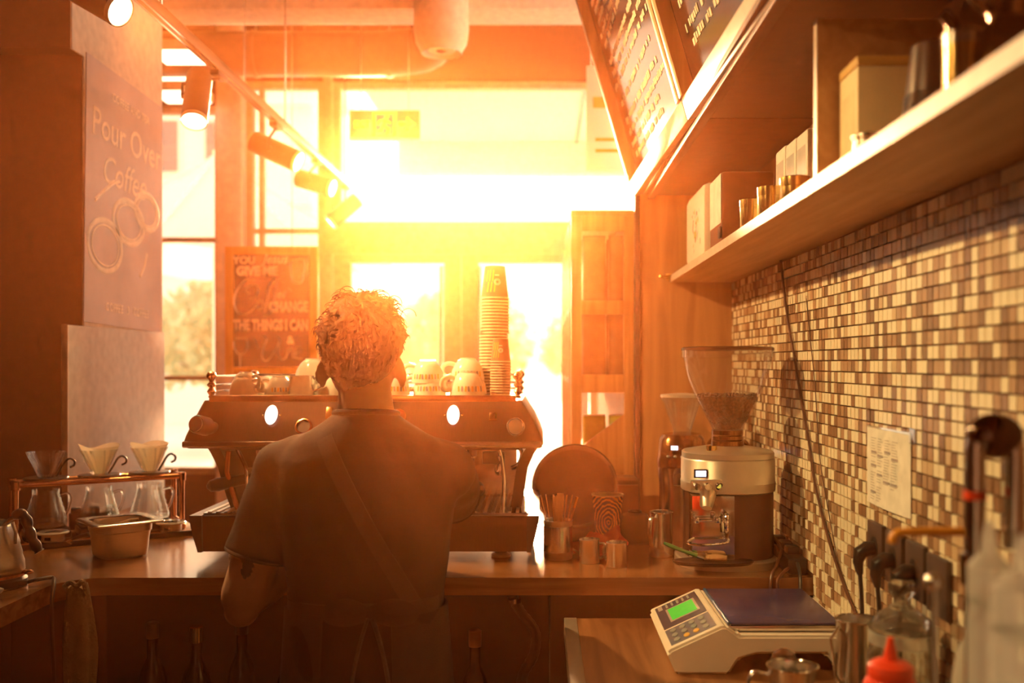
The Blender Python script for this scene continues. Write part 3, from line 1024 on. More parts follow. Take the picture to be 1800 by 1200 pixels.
# steam wands
for pts in (
    [at(415, 785, 2.70), at(425, 805, 2.70), at(433, 825, 2.68), at(434, 850, 2.68), at(434, 880, 2.68)],
    [at(878, 790, 2.66), at(882, 806, 2.66), at(886, 850, 2.65), at(884, 900, 2.64), at(884, 908, 2.64)],
):
    wd = mpart('steam_wand', MB().tube(smoothpath(pts, 5), 0.0055, 12), M_CHROME)
    mpart('wand_tip', MB().ball(pts[-1], (0.007, 0.007, 0.01), 12, 8), M_STEEL, wd)
p = at(878, 795, 2.67)
mpart('tap', MB().lathe([(0.010, 0.0), (0.012, -0.01), (0.009, -0.03), (0.014, -0.045), (0.011, -0.06)], 18, p), M_CHROME)
mpart('pipe', MB().tube(arc(at(895, 800, 2.72), 0.035, -1.4, 0.6, 10), 0.006, 10), M_STEEL)
mpart('tap', MB().cyl(at(455, 783, 2.68), at(455, 812, 2.68), 0.010, 0.006, 14), M_CHROME)
mpart('touch_pad', MB().bb(-0.16, -0.10, 2.66, 2.675, EYE - 0.27, EYE - 0.236, 0.003), M_BLACK)

# ------------------------------------------------------------------ cups on the machine (upside down)
ZCUP = ZT + 0.0085
def cup_mesh(s=1.0):
    o = MB()
    o.lathe([(0.046 * s, 0.0), (0.0475 * s, 0.001), (0.0465 * s, 0.012 * s), (0.043 * s, 0.030 * s), (0.035 * s, 0.048 * s), (0.026 * s, 0.058 * s), (0.0225 * s, 0.060 * s), (0.022 * s, 0.064 * s), (0.0185 * s, 0.064 * s), (0.017 * s, 0.061 * s), (0.004, 0.0605 * s)], 32, cap0=False)
    o.lathe([(0.0465 * s, 0.0), (0.0435 * s, 0.002), (0.043 * s, 0.012 * s), (0.039 * s, 0.030 * s), (0.030 * s, 0.046 * s), (0.004, 0.053 * s)], 32, cap0=False)
    return o
def cup(loc, rz, label, group, tilt=0.0, s=1.0):
    c = thing('coffee_cup', label, 'cup', loc, rz, group)
    if tilt:
        c.rotation_euler = (tilt, 0, rz)
    part('bowl', cup_mesh(s), M_WHITE, c)
    hpt = smoothpath([(-0.044 * s, 0, 0.018 * s), (-0.058 * s, 0, 0.014 * s), (-0.070 * s, 0, 0.024 * s), (-0.068 * s, 0, 0.042 * s), (-0.052 * s, 0, 0.050 * s), (-0.034 * s, 0, 0.046 * s)], 4)
    part('cup_handle', MB().tube(hpt, 0.0042 * s, 10, flat=(1.0, 1.5)), M_WHITE, c)
    pr = MB()
    for k in range(9):
        a = -PI / 2 + (k - 4.0) * 0.2
        z0, z1 = 0.012 * s, 0.026 * s
        r0, r1 = 0.0468 * s, 0.0446 * s
        wv = 0.055
        sk = 0.03 * ((k % 3) - 1)
        pr.add([(r0 * math.cos(a - wv), r0 * math.sin(a - wv), z0), (r0 * math.cos(a + wv), r0 * math.sin(a + wv), z0), (r1 * math.cos(a + wv + sk), r1 * math.sin(a + wv + sk), z1), (r1 * math.cos(a - wv + sk), r1 * math.sin(a - wv + sk), z1)], [(0, 1, 2, 3)], None, k % 2)
    part('print', pr, [M_PRINTA, M_PRINTG], c, smooth=0)
    return c
GC = 'white cups upturned on the coffee machine'
def cpos(px, Y, lift=0.0):
    return (at(px, 700, Y).x, Y, ZCUP + lift)
cup(cpos(755, 2.86), 0.15, 'white cup at the bottom of the stack nearest the head, handle toward the head', GC)
cup(cpos(752, 2.865, 0.036), 0.0, 'white cup on top of the stack nearest the head', GC, 0.05)
cup(cpos(822, 2.80), 0.35, 'white cup with printed bars in front of the paper cups', GC, 0, 1.06)
cup(cpos(826, 2.925), 0.3, 'white cup at the bottom of the stack behind, beside the paper cups', GC, 0, 1.06)
cup(cpos(822, 2.925, 0.038), 0.1, 'white cup on top of the stack beside the paper cups', GC, -0.08, 1.06)
cup(cpos(692, 2.84), 0.4, 'white cup just beside the neck of the barista', GC)
cup(cpos(428, 2.84), 2.9, 'white cup at the end of the row by the beaded post', GC, 0, 0.85)
cup(cpos(430, 2.85, 0.014), 2.6, 'white cup nested over the end cup by the beaded post', GC, 0.1, 0.82)
cup(cpos(462, 2.93), 0.9, 'small white cup behind the end cup', GC, 0, 0.8)
cup(cpos(490, 2.86), 0.6, 'white cup beside the steel jug', GC, 0, 0.85)
cup(cpos(555, 2.93), 2.5, 'white cup behind the steel jug, lower of two', GC, 0, 1.1)
cup(cpos(549, 2.93, 0.034), 2.8, 'white cup behind the steel jug, upper of two', GC, 0.1, 1.1)
cup(cpos(585, 2.87), 2.2, 'white cup tucked behind the ear of the barista', GC)
jg = thing('steel_jug', 'straight sided steel jug among the cups beside the head', 'jug', cpos(530, 2.82))
part('body', MB().lathe([(0.034, 0), (0.036, 0.003), (0.036, 0.052), (0.038, 0.056), (0.036, 0.056), (0.034, 0.05), (0.034, 0.006), (0.002, 0.005)], 28, cap0=True, cap1=False), M_STEEL, jg)
part('jug_handle', MB().tube(smoothpath([(0.036, 0, 0.048), (0.056, 0, 0.046), (0.058, 0, 0.025), (0.036, 0, 0.012)], 5), 0.004, 8), M_STEEL, jg)

# paper cups, nested upside down
def paper_cup(loc, label, group, rz=0.0, full=True):
    p = thing('paper_cup', label, 'paper cup', loc, rz, group)
    part('cup_wall', MB().lathe([(0.0405, 0.004), (0.030, 0.098), (0.0285, 0.0985), (0.028, 0.094), (0.002, 0.094)], 28, cap0=False), M_KRAFT, p)
    part('rim', MB().tube(arc((0, 0, 0.003), 0.0412, 0, 2 * PI, 28, 'xy')[:-1], 0.0026, 8, closed=True), M_CUPRIM, p)
    return p
def print_on(p):
    b = MB()
    for k in range(6):
        a = -PI / 2 - 0.75 + k * 0.14
        z0, z1 = (0.02, 0.05) if k % 2 else (0.052, 0.085)
        f = lambda z: 0.0409 - (z - 0.004) * 0.1117
        b.add([(f(z0) * math.cos(a), f(z0) * math.sin(a), z0), (f(z0) * math.cos(a + .1), f(z0) * math.sin(a + .1), z0), (f(z1) * math.cos(a + .18), f(z1) * math.sin(a + .18), z1), (f(z1) * math.cos(a + .08), f(z1) * math.sin(a + .08), z1)], [(0, 1, 2, 3)])
    part('print', b, M_PRINTA, p, smooth=0)
    e = MB()
    for rr in (0.009, 0.0055):
        ring = []
        for i in range(24):
            t = 2 * PI * i / 24
            z = 0.05 + rr * math.sin(t)
            f = 0.0412 - (z - 0.004) * 0.1117
            a = -PI / 2 + 0.25 + rr * math.cos(t) / f
            ring.append(Vector((f * math.cos(a), f * math.sin(a), z)))
        e.tube(ring, 0.0008, 6, closed=True)
    z = 0.07
    for k in range(5):
        a = -PI / 2 + 0.08 + k * 0.08
        f = 0.0409 - (z - 0.004) * 0.1117
        e.box((f * math.cos(a), f * math.sin(a), z), (0.0022, 0.0012, 0.004))
    part('emblem', e, M_CHALK, p)
xc, yc = at(868, 700, 2.98).x, 2.98
NST, ST = 31, 0.0094
base = paper_cup((xc, yc, ZCUP), 'brown paper cup nested in the tall upturned stack on the coffee machine', 'tall stack of paper cups')
for i in range(1, NST):
    l = 'topmost brown paper cup of the tall stack, fully visible' if i == NST - 1 else None
    o = dup(base, (xc + RN.uniform(-.0008, .0008) + (0.004 if i > 18 else 0), yc, ZCUP + i * ST), RN.uniform(0, 0.3), l)
    if l:
        print_on(o)
        o.rotation_euler = (0, 0, 0)
xc2, yc2 = at(880, 700, 2.845).x, 2.845
base2 = paper_cup((xc2, yc2, ZCUP), 'small brown paper cup nested in the short upturned stack before the tall one', 'short stack of paper cups')
base2.scale = (0.70, 0.70, 0.68)
for i in range(1, 13):
    l = 'topmost brown paper cup of the short stack with an amber print' if i == 12 else None
    o = dup(base2, (xc2, yc2, ZCUP + i * 0.0078), RN.uniform(0, 0.2), l)
    if l:
        print_on(o)
        o.rotation_euler = (0, 0, -0.2)
# ================================================================== POUR-OVER CORNER
PO, PA = Vector((-1.315, 2.955, CT)), math.radians(33)
tb = thing('wooden_tray', 'dark wooden tray board under the pour over stand', 'tray', PO, PA)
part('board', MB().bb(-0.27, 0.27, -0.125, 0.105, 0.0005, 0.013, 0.003), M_COUNTER, tb)
part('front_strip', MB().bb(-0.27, 0.27, -0.131, -0.1255, 0.0005, 0.016, 0.002), M_DARK, tb)
PM = Matrix.Translation(PO) @ Matrix.Rotation(PA, 4, 'Z')
st = thing('pour_over_stand', 'copper pipe stand holding three glass drippers', 'stand', PM @ Vector((0, 0, 0.0135)), PA)
ZR = 0.158
for y in (-0.052, 0.052):
    part('rail', MB().cyl((-0.225, y, ZR), (0.225, y, ZR), 0.008, seg=14), M_COPPER, st)
for x in (-0.225, 0.225):
    part('end_pipe', MB().cyl((x, -0.052, ZR), (x, 0.052, ZR), 0.008, seg=14).cyl((x, -0.052, 0.02), (x, 0.052, 0.02), 0.006, seg=12), M_COPPER, st)
    for y in (-0.052, 0.052):
        part('leg', MB().lathe([(0.012, 0), (0.012, 0.012), (0.008, 0.014), (0.008, ZR - 0.014), (0.0115, ZR - 0.012), (0.0115, ZR + 0.010), (0.008, ZR + 0.012)], 16, (x, y, 0)), M_COPPER, st)
XS = (-0.142, 0.0, 0.142)
names = ('nearest the kettle', 'in the middle of the stand', 'at the coffee machine end of the stand')
for k, x in enumerate(XS):
    sl = thing('coffee_scale', 'black slim coffee scale ' + names[k], 'scale', PM @ Vector((x, -0.005, 0.0135)), PA, 'scales under the servers')
    part('body', MB().bb(-0.06, 0.06, -0.055, 0.055, 0, 0.022, 0.005), M_BLACK, sl)
    part('plate', MB().bb(-0.057, 0.057, -0.052, 0.045, 0.0222, 0.026, 0.001), M_BLACKM, sl)
    sv_ = thing('glass_server', 'ribbed glass coffee server ' + names[k], 'server', PM @ Vector((x, 0, 0.0402)), PA + (0.3, 0.1, 0.0)[k], 'glass servers')
    gl = MB()
    prof = [(0.050, 0.0), (0.056, 0.004), (0.0575, 0.016), (0.055, 0.028), (0.052, 0.034), (0.0525, 0.040), (0.048, 0.048), (0.0485, 0.054), (0.044, 0.062), (0.0445, 0.068), (0.040, 0.076), (0.0405, 0.082), (0.0365, 0.090), (0.036, 0.100), (0.037, 0.110)]
    gl.shell(prof, 0.0018, 32)
    part('vessel', gl, M_GLASS, sv_, smooth=60)
    part('server_handle', MB().tube(smoothpath([(0.040, 0, 0.088), (0.062, 0, 0.092), (0.070, 0, 0.075), (0.062, 0, 0.045), (0.054, 0, 0.030)], 6), 0.0042, 10), M_GLASS, sv_)
    part('coffee_dregs', MB().lathe([(0.048, 0.0025), (0.0535, 0.006), (0.053, 0.007)], 24), mat('dark_coffee', (0.08, 0.03, 0.012), 0.1), sv_)
    dr = thing('glass_dripper', 'ribbed glass coffee dripper ' + names[k] + (', empty' if k == 0 else ', holding a filter'), 'dripper', PM @ Vector((x, 0, 0.0135 + ZR + 0.0085)), PA, 'glass drippers')
    dp = MB()
    spiral = lambda a, z, q: 1 + 0.035 * math.sin(14 * a + z * 60)
    pf = [(0.019, 0.004), (0.024, 0.016), (0.031, 0.032), (0.039, 0.050), (0.047, 0.068), (0.0525, 0.079)]
    dp.shell(pf, 0.002, 84, True, spiral)
    part('cone', dp, M_GLASS, dr, smooth=60)
    part('flange', MB().lathe([(0.020, 0.0), (0.058, 0.0), (0.060, 0.003), (0.058, 0.006), (0.020, 0.006)], 32, cap0=False, cap1=False), M_BLACK, dr)
    hk = smoothpath([(0.026, -0.0, 0.006), (0.040, -0.0, 0.030), (0.052, -0.0, 0.050), (0.064, -0.0, 0.056), (0.075, 0, 0.048), (0.074, 0, 0.036), (0.063, 0, 0.030)], 5)
    part('dripper_handle', MB().tube(hk, 0.0042, 8, flat=(1.6, 0.8)), M_BLACK, dr)
    if k:
        fl = thing('paper_filter', 'pleated paper filter standing in the glass dripper ' + names[k], 'filter', PM @ Vector((x, 0, 0.0135 + ZR + 0.0085)), PA + 0.4 * k, 'paper filters')
        rs = []
        for j in range(9):
            u = j / 8
            rr = []
            for i in range(40):
                a = 2 * PI * i / 40
                wv = u ** 2
                r = 0.014 + 0.040 * u + 0.003 * wv * math.cos(2 * a + 0.6) + 0.0006 * math.sin(20 * a)
                rr.append(Vector((r * math.cos(a), r * math.sin(a), 0.008 + 0.082 * u + wv * (0.006 * math.cos(2 * a + 0.4) + 0.003 * math.sin(3 * a)))))
            rs.append(rr)
        part('cone', MB().rings(rs, True, False), M_FILTER, fl, smooth=60)
        sm = [Vector((0.0545 * 1 + 0.0005, 0, 0.086)), Vector((0.030, 0, 0.036))]
        part('seam', MB().tube(sm, [0.004, 0.004], 6, flat=(0.3, 1)), M_FILTER, fl)
for lab, x, y in (('small white dripper stand ring on the tray nearest the kettle', -0.135, -0.092), ('small white dripper stand ring on the tray behind the steel pan', 0.185, -0.088)):
    ds = thing('dripper_ring', lab, 'ring', PM @ Vector((x, y, 0.0138)), 0.0, 'white dripper rings')
    part('base', MB().lathe([(0.029, 0), (0.031, 0.003), (0.030, 0.020), (0.027, 0.020), (0.026, 0.004)], 28, cap1=True), M_WHITE, ds)
    part('flange', MB().lathe([(0.022, 0.021), (0.042, 0.022), (0.043, 0.025), (0.040, 0.028), (0.024, 0.026)], 28, cap0=False, cap1=False), M_WHITE, ds)
    part('label', MB().bb(-0.008, 0.008, -0.0325, -0.0305, 0.006, 0.014), M_DARK, ds)
cl = thing('black_holder', 'small black three lobed holder standing behind the middle server', 'holder', PM @ Vector((0.0, 0.085, 0.0138)), PA)
part('block', MB().bb(-0.07, 0.07, -0.014, 0.014, 0, 0.05, 0.004), M_BLACKM, cl)
for x in (-0.05, 0.0, 0.05):
    part('lobe', MB().bb(x - 0.014, x + 0.014, -0.013, 0.013, 0.048, 0.066, 0.004), M_BLACKM, cl)
part('tag', MB().bb(-0.008, 0.008, -0.0155, -0.0142, 0.02, 0.034), M_BRASS, cl)

# steel pan with rounded corners, turned to the room
gp = thing('steel_pan', 'small deep steel pan with a flat flared rim on the bar counter', 'pan', (-1.13, 2.665, CT + 0.0005), math.radians(40))
def rsq(hx, hy, r, z, n=5):
    out = []
    for cx, cy, a0 in ((hx - r, hy - r, 0), (-hx + r, hy - r, PI / 2), (-hx + r, -hy + r, PI), (hx - r, -hy + r, 1.5 * PI)):
        for i in range(n + 1):
            a = a0 + PI / 2 * i / n
            out.append(Vector((cx + r * math.cos(a), cy + r * math.sin(a), z)))
    return out
part('body', MB().rings([rsq(0.050, 0.050, 0.03, 0.0), rsq(0.060, 0.060, 0.03, 0.004), rsq(0.063, 0.063, 0.03, 0.03), rsq(0.065, 0.065, 0.03, 0.066), rsq(0.069, 0.069, 0.03, 0.070), rsq(0.070, 0.070, 0.03, 0.094), rsq(0.068, 0.068, 0.029, 0.094), rsq(0.067, 0.067, 0.029, 0.070), rsq(0.061, 0.061, 0.029, 0.03), rsq(0.055, 0.055, 0.027, 0.003)]), M_STEELB, gp, smooth=40)
part('rim', MB().rings([rsq(0.070, 0.070, 0.03, 0.093), rsq(0.088, 0.088, 0.012, 0.094), rsq(0.090, 0.090, 0.012, 0.092), rsq(0.0905, 0.0905, 0.012, 0.095), rsq(0.088, 0.088, 0.012, 0.0975), rsq(0.068, 0.068, 0.029, 0.0965), ], False, False), M_STEEL, gp, smooth=50)
sp = thing('wooden_scoop', 'wooden handled scoop lying inside the steel pan', 'scoop', (-1.13, 2.665, CT + 0.088), math.radians(15))
part('scoop_handle', MB().tube([(0.045, 0.012, 0.004), (0.03, 0.008, 0.002), (-0.02, -0.004, -0.012), (-0.05, -0.011, -0.02)], [0.005, 0.0085, 0.0085, 0.006], 14), M_STICK, sp)
part('blade', MB().ball((-0.045, -0.018, -0.032), (0.016, 0.016, 0.012), 14, 8), M_STEEL, sp)
tt = thing('black_tamper_tool', 'thin black handled tool poking out beside the steel pan', 'tool', at(143, 942, 2.72))
part('tool_handle', MB().tube([at(128, 948, 2.74), at(140, 943, 2.73), at(155, 939, 2.72), at(168, 938, 2.74)], [0.004, 0.006, 0.006, 0.004], 12), M_BLACK, tt, world=True)
part('tip', MB().tube([at(128, 948, 2.74), at(118, 952, 2.75), Vector((-1.30, 2.75, CT + 0.016))], [0.004, 0.003, 0.002], 10), M_STEEL, tt, world=True)

# kettle
kt = thing('gooseneck_kettle', 'steel gooseneck kettle with a black wavy grip on its dark base', 'kettle', (-1.272, 2.30, CT), 0.0)
part('base', MB().lathe([(0.072, 0.0), (0.075, 0.003), (0.075, 0.016), (0.068, 0.022), (0.03, 0.022)], 32), M_BLACK, kt)
part('heater_rim', MB().lathe([(0.066, 0.0225), (0.072, 0.024), (0.072, 0.030), (0.066, 0.030)], 32), M_COPPER, kt)
part('body', MB().lathe([(0.066, 0.0305), (0.070, 0.036), (0.069, 0.055), (0.064, 0.070), (0.0645, 0.076), (0.059, 0.095), (0.0595, 0.100), (0.053, 0.120), (0.048, 0.138), (0.044, 0.142), (0.040, 0.142)], 32), M_STEELB, kt, smooth=60)
part('lid', MB().lathe([(0.041, 0.1425), (0.040, 0.148), (0.020, 0.153), (0.007, 0.154), (0.006, 0.163), (0.011, 0.168), (0.010, 0.176), (0.003, 0.179)], 28), M_STEEL, kt)
part('spout', MB().tube(smoothpath([(-0.062, 0, 0.05), (-0.095, 0, 0.055), (-0.110, 0, 0.09), (-0.108, 0, 0.13), (-0.125, 0, 0.155), (-0.145, 0, 0.156)], 6), [0.011 - 0.00024 * i for i in range(31)], 12), M_STEEL, kt)
part('bracket', MB().tube([(0.035, -0.012, 0.143), (0.055, -0.016, 0.158), (0.072, -0.02, 0.168)], 0.006, 10).tube([(0.060, -0.01, 0.100), (0.062, -0.012, 0.125), (0.055, -0.014, 0.150)], 0.004, 8), M_STEEL, kt)
hk = smoothpath([(0.062, -0.018, 0.166), (0.082, -0.022, 0.170), (0.093, -0.024, 0.156), (0.100, -0.026, 0.135), (0.108, -0.028, 0.115), (0.118, -0.030, 0.098), (0.126, -0.03, 0.085)], 5)
part('grip', MB().tube(hk, [0.009 + 0.0035 * abs(math.sin(i * 0.45)) for i in range(len(hk))], 16), M_BLACK, kt, smooth=60)
part('thumb_rest', MB().ball((0.078, 0.01, 0.031), (0.014, 0.008, 0.006), 14, 8), M_COPPER, kt)
kc = thing('kettle_cord', 'black kettle cord curving over the counter edge beside the towel', 'cord', at(48, 1018, 2.34))
part('cord', MB().tube(smoothpath([(-1.19, 2.29, CT + 0.010), (-1.165, 2.31, CT + 0.014), (-1.148, 2.335, CT + 0.012), (-1.128, 2.30, CT + 0.004), (-1.118, 2.27, CT - 0.03), (-1.115, 2.265, CT - 0.10), (-1.113, 2.27, CT - 0.22), (-1.118, 2.28, CT - 0.36), (-1.13, 2.28, 0.15), (-1.16, 2.24, 0.012)], 8), 0.0045, 10), M_BLACK, kc, world=True)
part('strain_relief', MB().cyl((-1.205, 2.285, CT + 0.010), (-1.185, 2.292, CT + 0.010), 0.008, 0.006, 12), M_BLACK, kc, world=True)
nk = thing('paper_scrap', 'small crumpled scrap of white paper beside the kettle', 'paper', at(3, 1048, 2.20))
nb = MB()
nb.ball((0, 0, 0), (0.024, 0.016, 0.012), 18, 10)
nb.v = [v * (1 + 0.35 * noise.noise(v * 90)) for v in nb.v]
part('scrap', nb, M_PAPER, nk, smooth=0)
nk.location = (-1.215, 2.195, CT + 0.0125)

# towel
tw = thing('towel', 'cream towel hanging from a hook under the bar counter corner', 'towel', (-1.085, 2.33, CT - 0.005))
rs = []
for k in range(22):
    u = k / 21
    z = 0.0 - 0.62 * u
    hw = 0.022 + 0.012 * min(1, u * 4) + 0.004 * math.sin(u * 9)
    rr = []
    n = 36
    for i in range(n):
        a = 2 * PI * i / n
        fold = 1 + 0.22 * math.sin(5 * a + u * 1.5) * min(1, 0.4 + u * 3)
        rr.append(Vector((hw * fold * math.cos(a) + 0.004 * math.sin(u * 6), 0.014 * (1 + 0.25 * math.sin(5 * a + 1)) * math.sin(a) - 0.006, z + 0.008 * math.sin(3 * a) * (1 - u))))
    rs.append(rr)
part('cloth', MB().rings(rs), M_TOWEL, tw, smooth=70)
part('hem', MB().tube(smoothpath([(-0.024, -0.02, 0.001), (-0.008, -0.022, 0.012), (0.006, -0.022, 0.004), (0.020, -0.02, 0.013), (0.024, -0.012, -0.02)], 5), 0.006, 8), M_TOWEL, tw)
part('hook', MB().tube([(0, 0.02, -0.02), (0, 0.0, -0.005), (0, -0.012, 0.0)], 0.003, 8), M_STEEL, tw)

# ================================================================== GRINDERS
GC_ = Vector((0.481, 2.585, CT))
gr_ = thing('coffee_grinder', 'large silver and black coffee grinder with a tall bean hopper, beans inside', 'grinder', GC_, 0.0)
part('base_plate', MB().rings([ellipse_ring((-0.005, 0.0, 0.0), 0.130, 0.130, 40, 2.6), ellipse_ring((-0.005, 0, 0.018), 0.130, 0.130, 40, 2.6), ellipse_ring((-0.005, 0, 0.021), 0.126, 0.126, 40, 2.6)]), M_ALU, gr_)
part('body', MB().rings([ellipse_ring((0.002, 0.006, z), 0.114, 0.112, 40, 2.4) for z in (0.0215, 0.188)]), M_MACHD, gr_)
part('collar_band', MB().rings([ellipse_ring((0, 0, 0.186), 0.112, 0.112, 44, 2.4), ellipse_ring((0, 0, 0.190), 0.119, 0.119, 44, 2.4), ellipse_ring((0, 0, 0.212), 0.120, 0.120, 44, 2.4), ellipse_ring((0, 0, 0.214), 0.1185, 0.1185, 44, 2.4), ellipse_ring((0, 0, 0.268), 0.1185, 0.1185, 44, 2.4), ellipse_ring((0, 0, 0.272), 0.116, 0.116, 44, 2.4)]), M_ALU, gr_, smooth=40)
part('lid', MB().rings([ellipse_ring((0.0, 0, 0.273), 0.117, 0.117, 44, 2.3), ellipse_ring((0.0, 0, 0.286), 0.117, 0.117, 44, 2.3), ellipse_ring((0.0, 0, 0.290), 0.112, 0.112, 44, 2.3), ellipse_ring((0, 0, 0.298), 0.07, 0.07, 44, 2), ellipse_ring((0, 0, 0.302), 0.045, 0.045, 44, 2)]), M_ALU, gr_, smooth=40)
part('lid_knob', MB().cyl((-0.052, -0.062, 0.29), (-0.052, -0.062, 0.306), 0.014, seg=18), M_BRASS, gr_)
part('hopper_collar', MB().lathe([(0.042, 0.302), (0.042, 0.314), (0.0395, 0.316), (0.041, 0.318), (0.041, 0.326), (0.0395, 0.328), (0.041, 0.33), (0.041, 0.342)], 32), M_BRONZE, gr_)
hp_ = [(0.038, 0.3425), (0.048, 0.362), (0.066, 0.396), (0.083, 0.430), (0.098, 0.466), (0.108, 0.500), (0.114, 0.536), (0.1165, 0.548)]
ho = part('hopper', MB().lathe(hp_, 40, cap0=False, cap1=False), M_HOPPER, gr_, smooth=60)
part('band', MB().lathe([(0.1155, 0.530), (0.1188, 0.5302), (0.1188, 0.552), (0.1155, 0.552)], 40, cap0=False, cap1=False), M_THIN, gr_)
part('hopper_lid', MB().lathe([(0.1192, 0.548), (0.1192, 0.554), (0.115, 0.557), (0.03, 0.558)], 40), mat('smoked_lid', (0.12, 0.05, 0.02), 0.25), gr_)
bn_ = MB()
bn_.lathe([(0.034, 0.345), (0.044, 0.362), (0.062, 0.396), (0.076, 0.425), (0.0762, 0.430)], 36)
part('bean_fill', bn_, M_BEAN, gr_)
bb_ = MB()
for i in range(420):
    a = RN.uniform(0, 2 * PI)
    if i < 190:
        r, z = 0.076 * math.sqrt(RN.random()), 0.430 + RN.uniform(0, 0.004)
    else:
        z = RN.uniform(0.36, 0.43)
        r = 0.0425 + (z - 0.362) * 0.50 + 0.0005
    Mx = Matrix.Translation((r * math.cos(a), r * math.sin(a), z)) @ Matrix.Rotation(RN.uniform(0, 6), 4, Vector((RN.uniform(-1, 1), RN.uniform(-1, 1), RN.uniform(-1, 1))).normalized())
    bb_.ball((0, 0, 0), (0.0052, 0.0036, 0.0028), 6, 4, Mx)
part('beans', bb_, M_BEAN, gr_, smooth=80, kind='stuff')
# front: polished plate, spout, fork, hook, knobs, display
part('front_plate', MB().rings([[Vector((-0.108, -0.112, z)), Vector((-0.004, -0.1165, z)), Vector((-0.004, -0.095, z)), Vector((-0.108, -0.06, z))] for z in (0.024, 0.185)]), M_CHROME, gr_, smooth=0)
part('display', MB().box((-0.086, -0.1075, 0.240), (0.026, 0.006, 0.015), 0.001), M_LCDW, gr_)
part('display_frame', MB().box((-0.086, -0.1050, 0.240), (0.034, 0.006, 0.022), 0.001), M_BLACK, gr_)
part('control_plate', MB().box((-0.073, -0.113, 0.212), (0.082, 0.008, 0.028), 0.004), M_ALU, gr_)
for i, x in enumerate((-0.100, -0.073, -0.044)):
    kb = part('control_knob', MB().cyl((x, -0.117, 0.212), (x + 0.002, -0.133 if i < 2 else -0.121, 0.210), 0.0085 if i < 2 else 0.010, seg=18), M_CHROME, gr_)
    if i == 2:
        part('lamp', MB().cyl((x, -0.1210, 0.211), (x, -0.1235, 0.211), 0.006, seg=16), M_GREENLED, kb)
part('spout', MB().tube([(-0.068, -0.108, 0.190), (-0.072, -0.124, 0.176), (-0.076, -0.135, 0.158)], [0.020, 0.017, 0.013], 18), M_ALU, gr_)
part('fork', MB().bb(-0.112, -0.048, -0.150, -0.112, 0.126, 0.132, 0.002).bb(-0.112, -0.100, -0.170, -0.140, 0.126, 0.140, 0.002).bb(-0.060, -0.048, -0.170, -0.140, 0.126, 0.140, 0.002), M_CHROME, gr_)
part('hook', MB().tube(smoothpath([(-0.030, -0.114, 0.145), (-0.030, -0.150, 0.142), (-0.032, -0.158, 0.120), (-0.030, -0.150, 0.090)], 5), 0.006, 10), M_CHROME, gr_)
part('guide_wire', MB().tube(smoothpath([(-0.020, -0.112, 0.080), (-0.030, -0.150, 0.076), (-0.090, -0.160, 0.072), (-0.125, -0.150, 0.076), (-0.105, -0.114, 0.080)], 6), 0.0035, 8), M_CHROME, gr_)
part('catch_tray', MB().rings([ellipse_ring((-0.060, -0.135, 0.0215), 0.095, 0.042, 36), ellipse_ring((-0.060, -0.135, 0.026), 0.100, 0.045, 36), ellipse_ring((-0.060, -0.135, 0.030), 0.100, 0.045, 36), ellipse_ring((-0.060, -0.135, 0.027), 0.093, 0.040, 36)]), M_BLACK, gr_)

def small_grinder(loc, rz, label):
    g = thing('small_grinder', label, 'grinder', loc, rz, 'grinders behind the large one')
    part('body', MB().rings([ellipse_ring((0, 0, z), r, r * 1.2, 32, 2.6) for z, r in ((0.0, 0.066), (0.16, 0.066), (0.20, 0.070), (0.21, 0.070))]), M_STEEL, g)
    part('control_head', MB().rings([ellipse_ring((0, 0, z), r, r * 1.2, 32, 2.6) for z, r in ((0.212, 0.0715), (0.225, 0.073), (0.29, 0.066), (0.305, 0.056), (0.31, 0.03))]), M_BRONZE, g)
    part('display', MB().box((-0.012, -0.086, 0.270), (0.020, 0.006, 0.012), 0.001), M_LCDW, g)
    for x in (-0.03, -0.01, 0.01):
        part('button', MB().ball((x, -0.087, 0.245), (0.005, 0.004, 0.004), 10, 6), M_ALU, g)
    hpf = [(0.026, 0.308), (0.028, 0.318), (0.056, 0.400), (0.062, 0.408), (0.062, 0.418)]
    part('hopper', MB().lathe(hpf, 32, cap0=False, cap1=False).lathe([(r - 0.002, z) for r, z in hpf], 32, cap0=False, cap1=False), M_HOPPER, g, smooth=60)
    part('hopper_lid', MB().lathe([(0.0635, 0.414), (0.0635, 0.422), (0.02, 0.426)], 32), M_FROST, g)
    part('spout', MB().tube([(0, -0.075, 0.20), (0, -0.105, 0.19), (0, -0.112, 0.165)], [0.016, 0.014, 0.011], 14), M_BLACK, g)
    return g
sg = small_grinder((0.415, 2.955, CT), -0.25, 'smaller steel grinder with a clear hopper half hidden behind the large grinder')
s2 = dup(sg, (0.575, 3.08, CT), 0.1, 'smallest grinder by the tiled wall, only its hopper visible', None, 0.92)

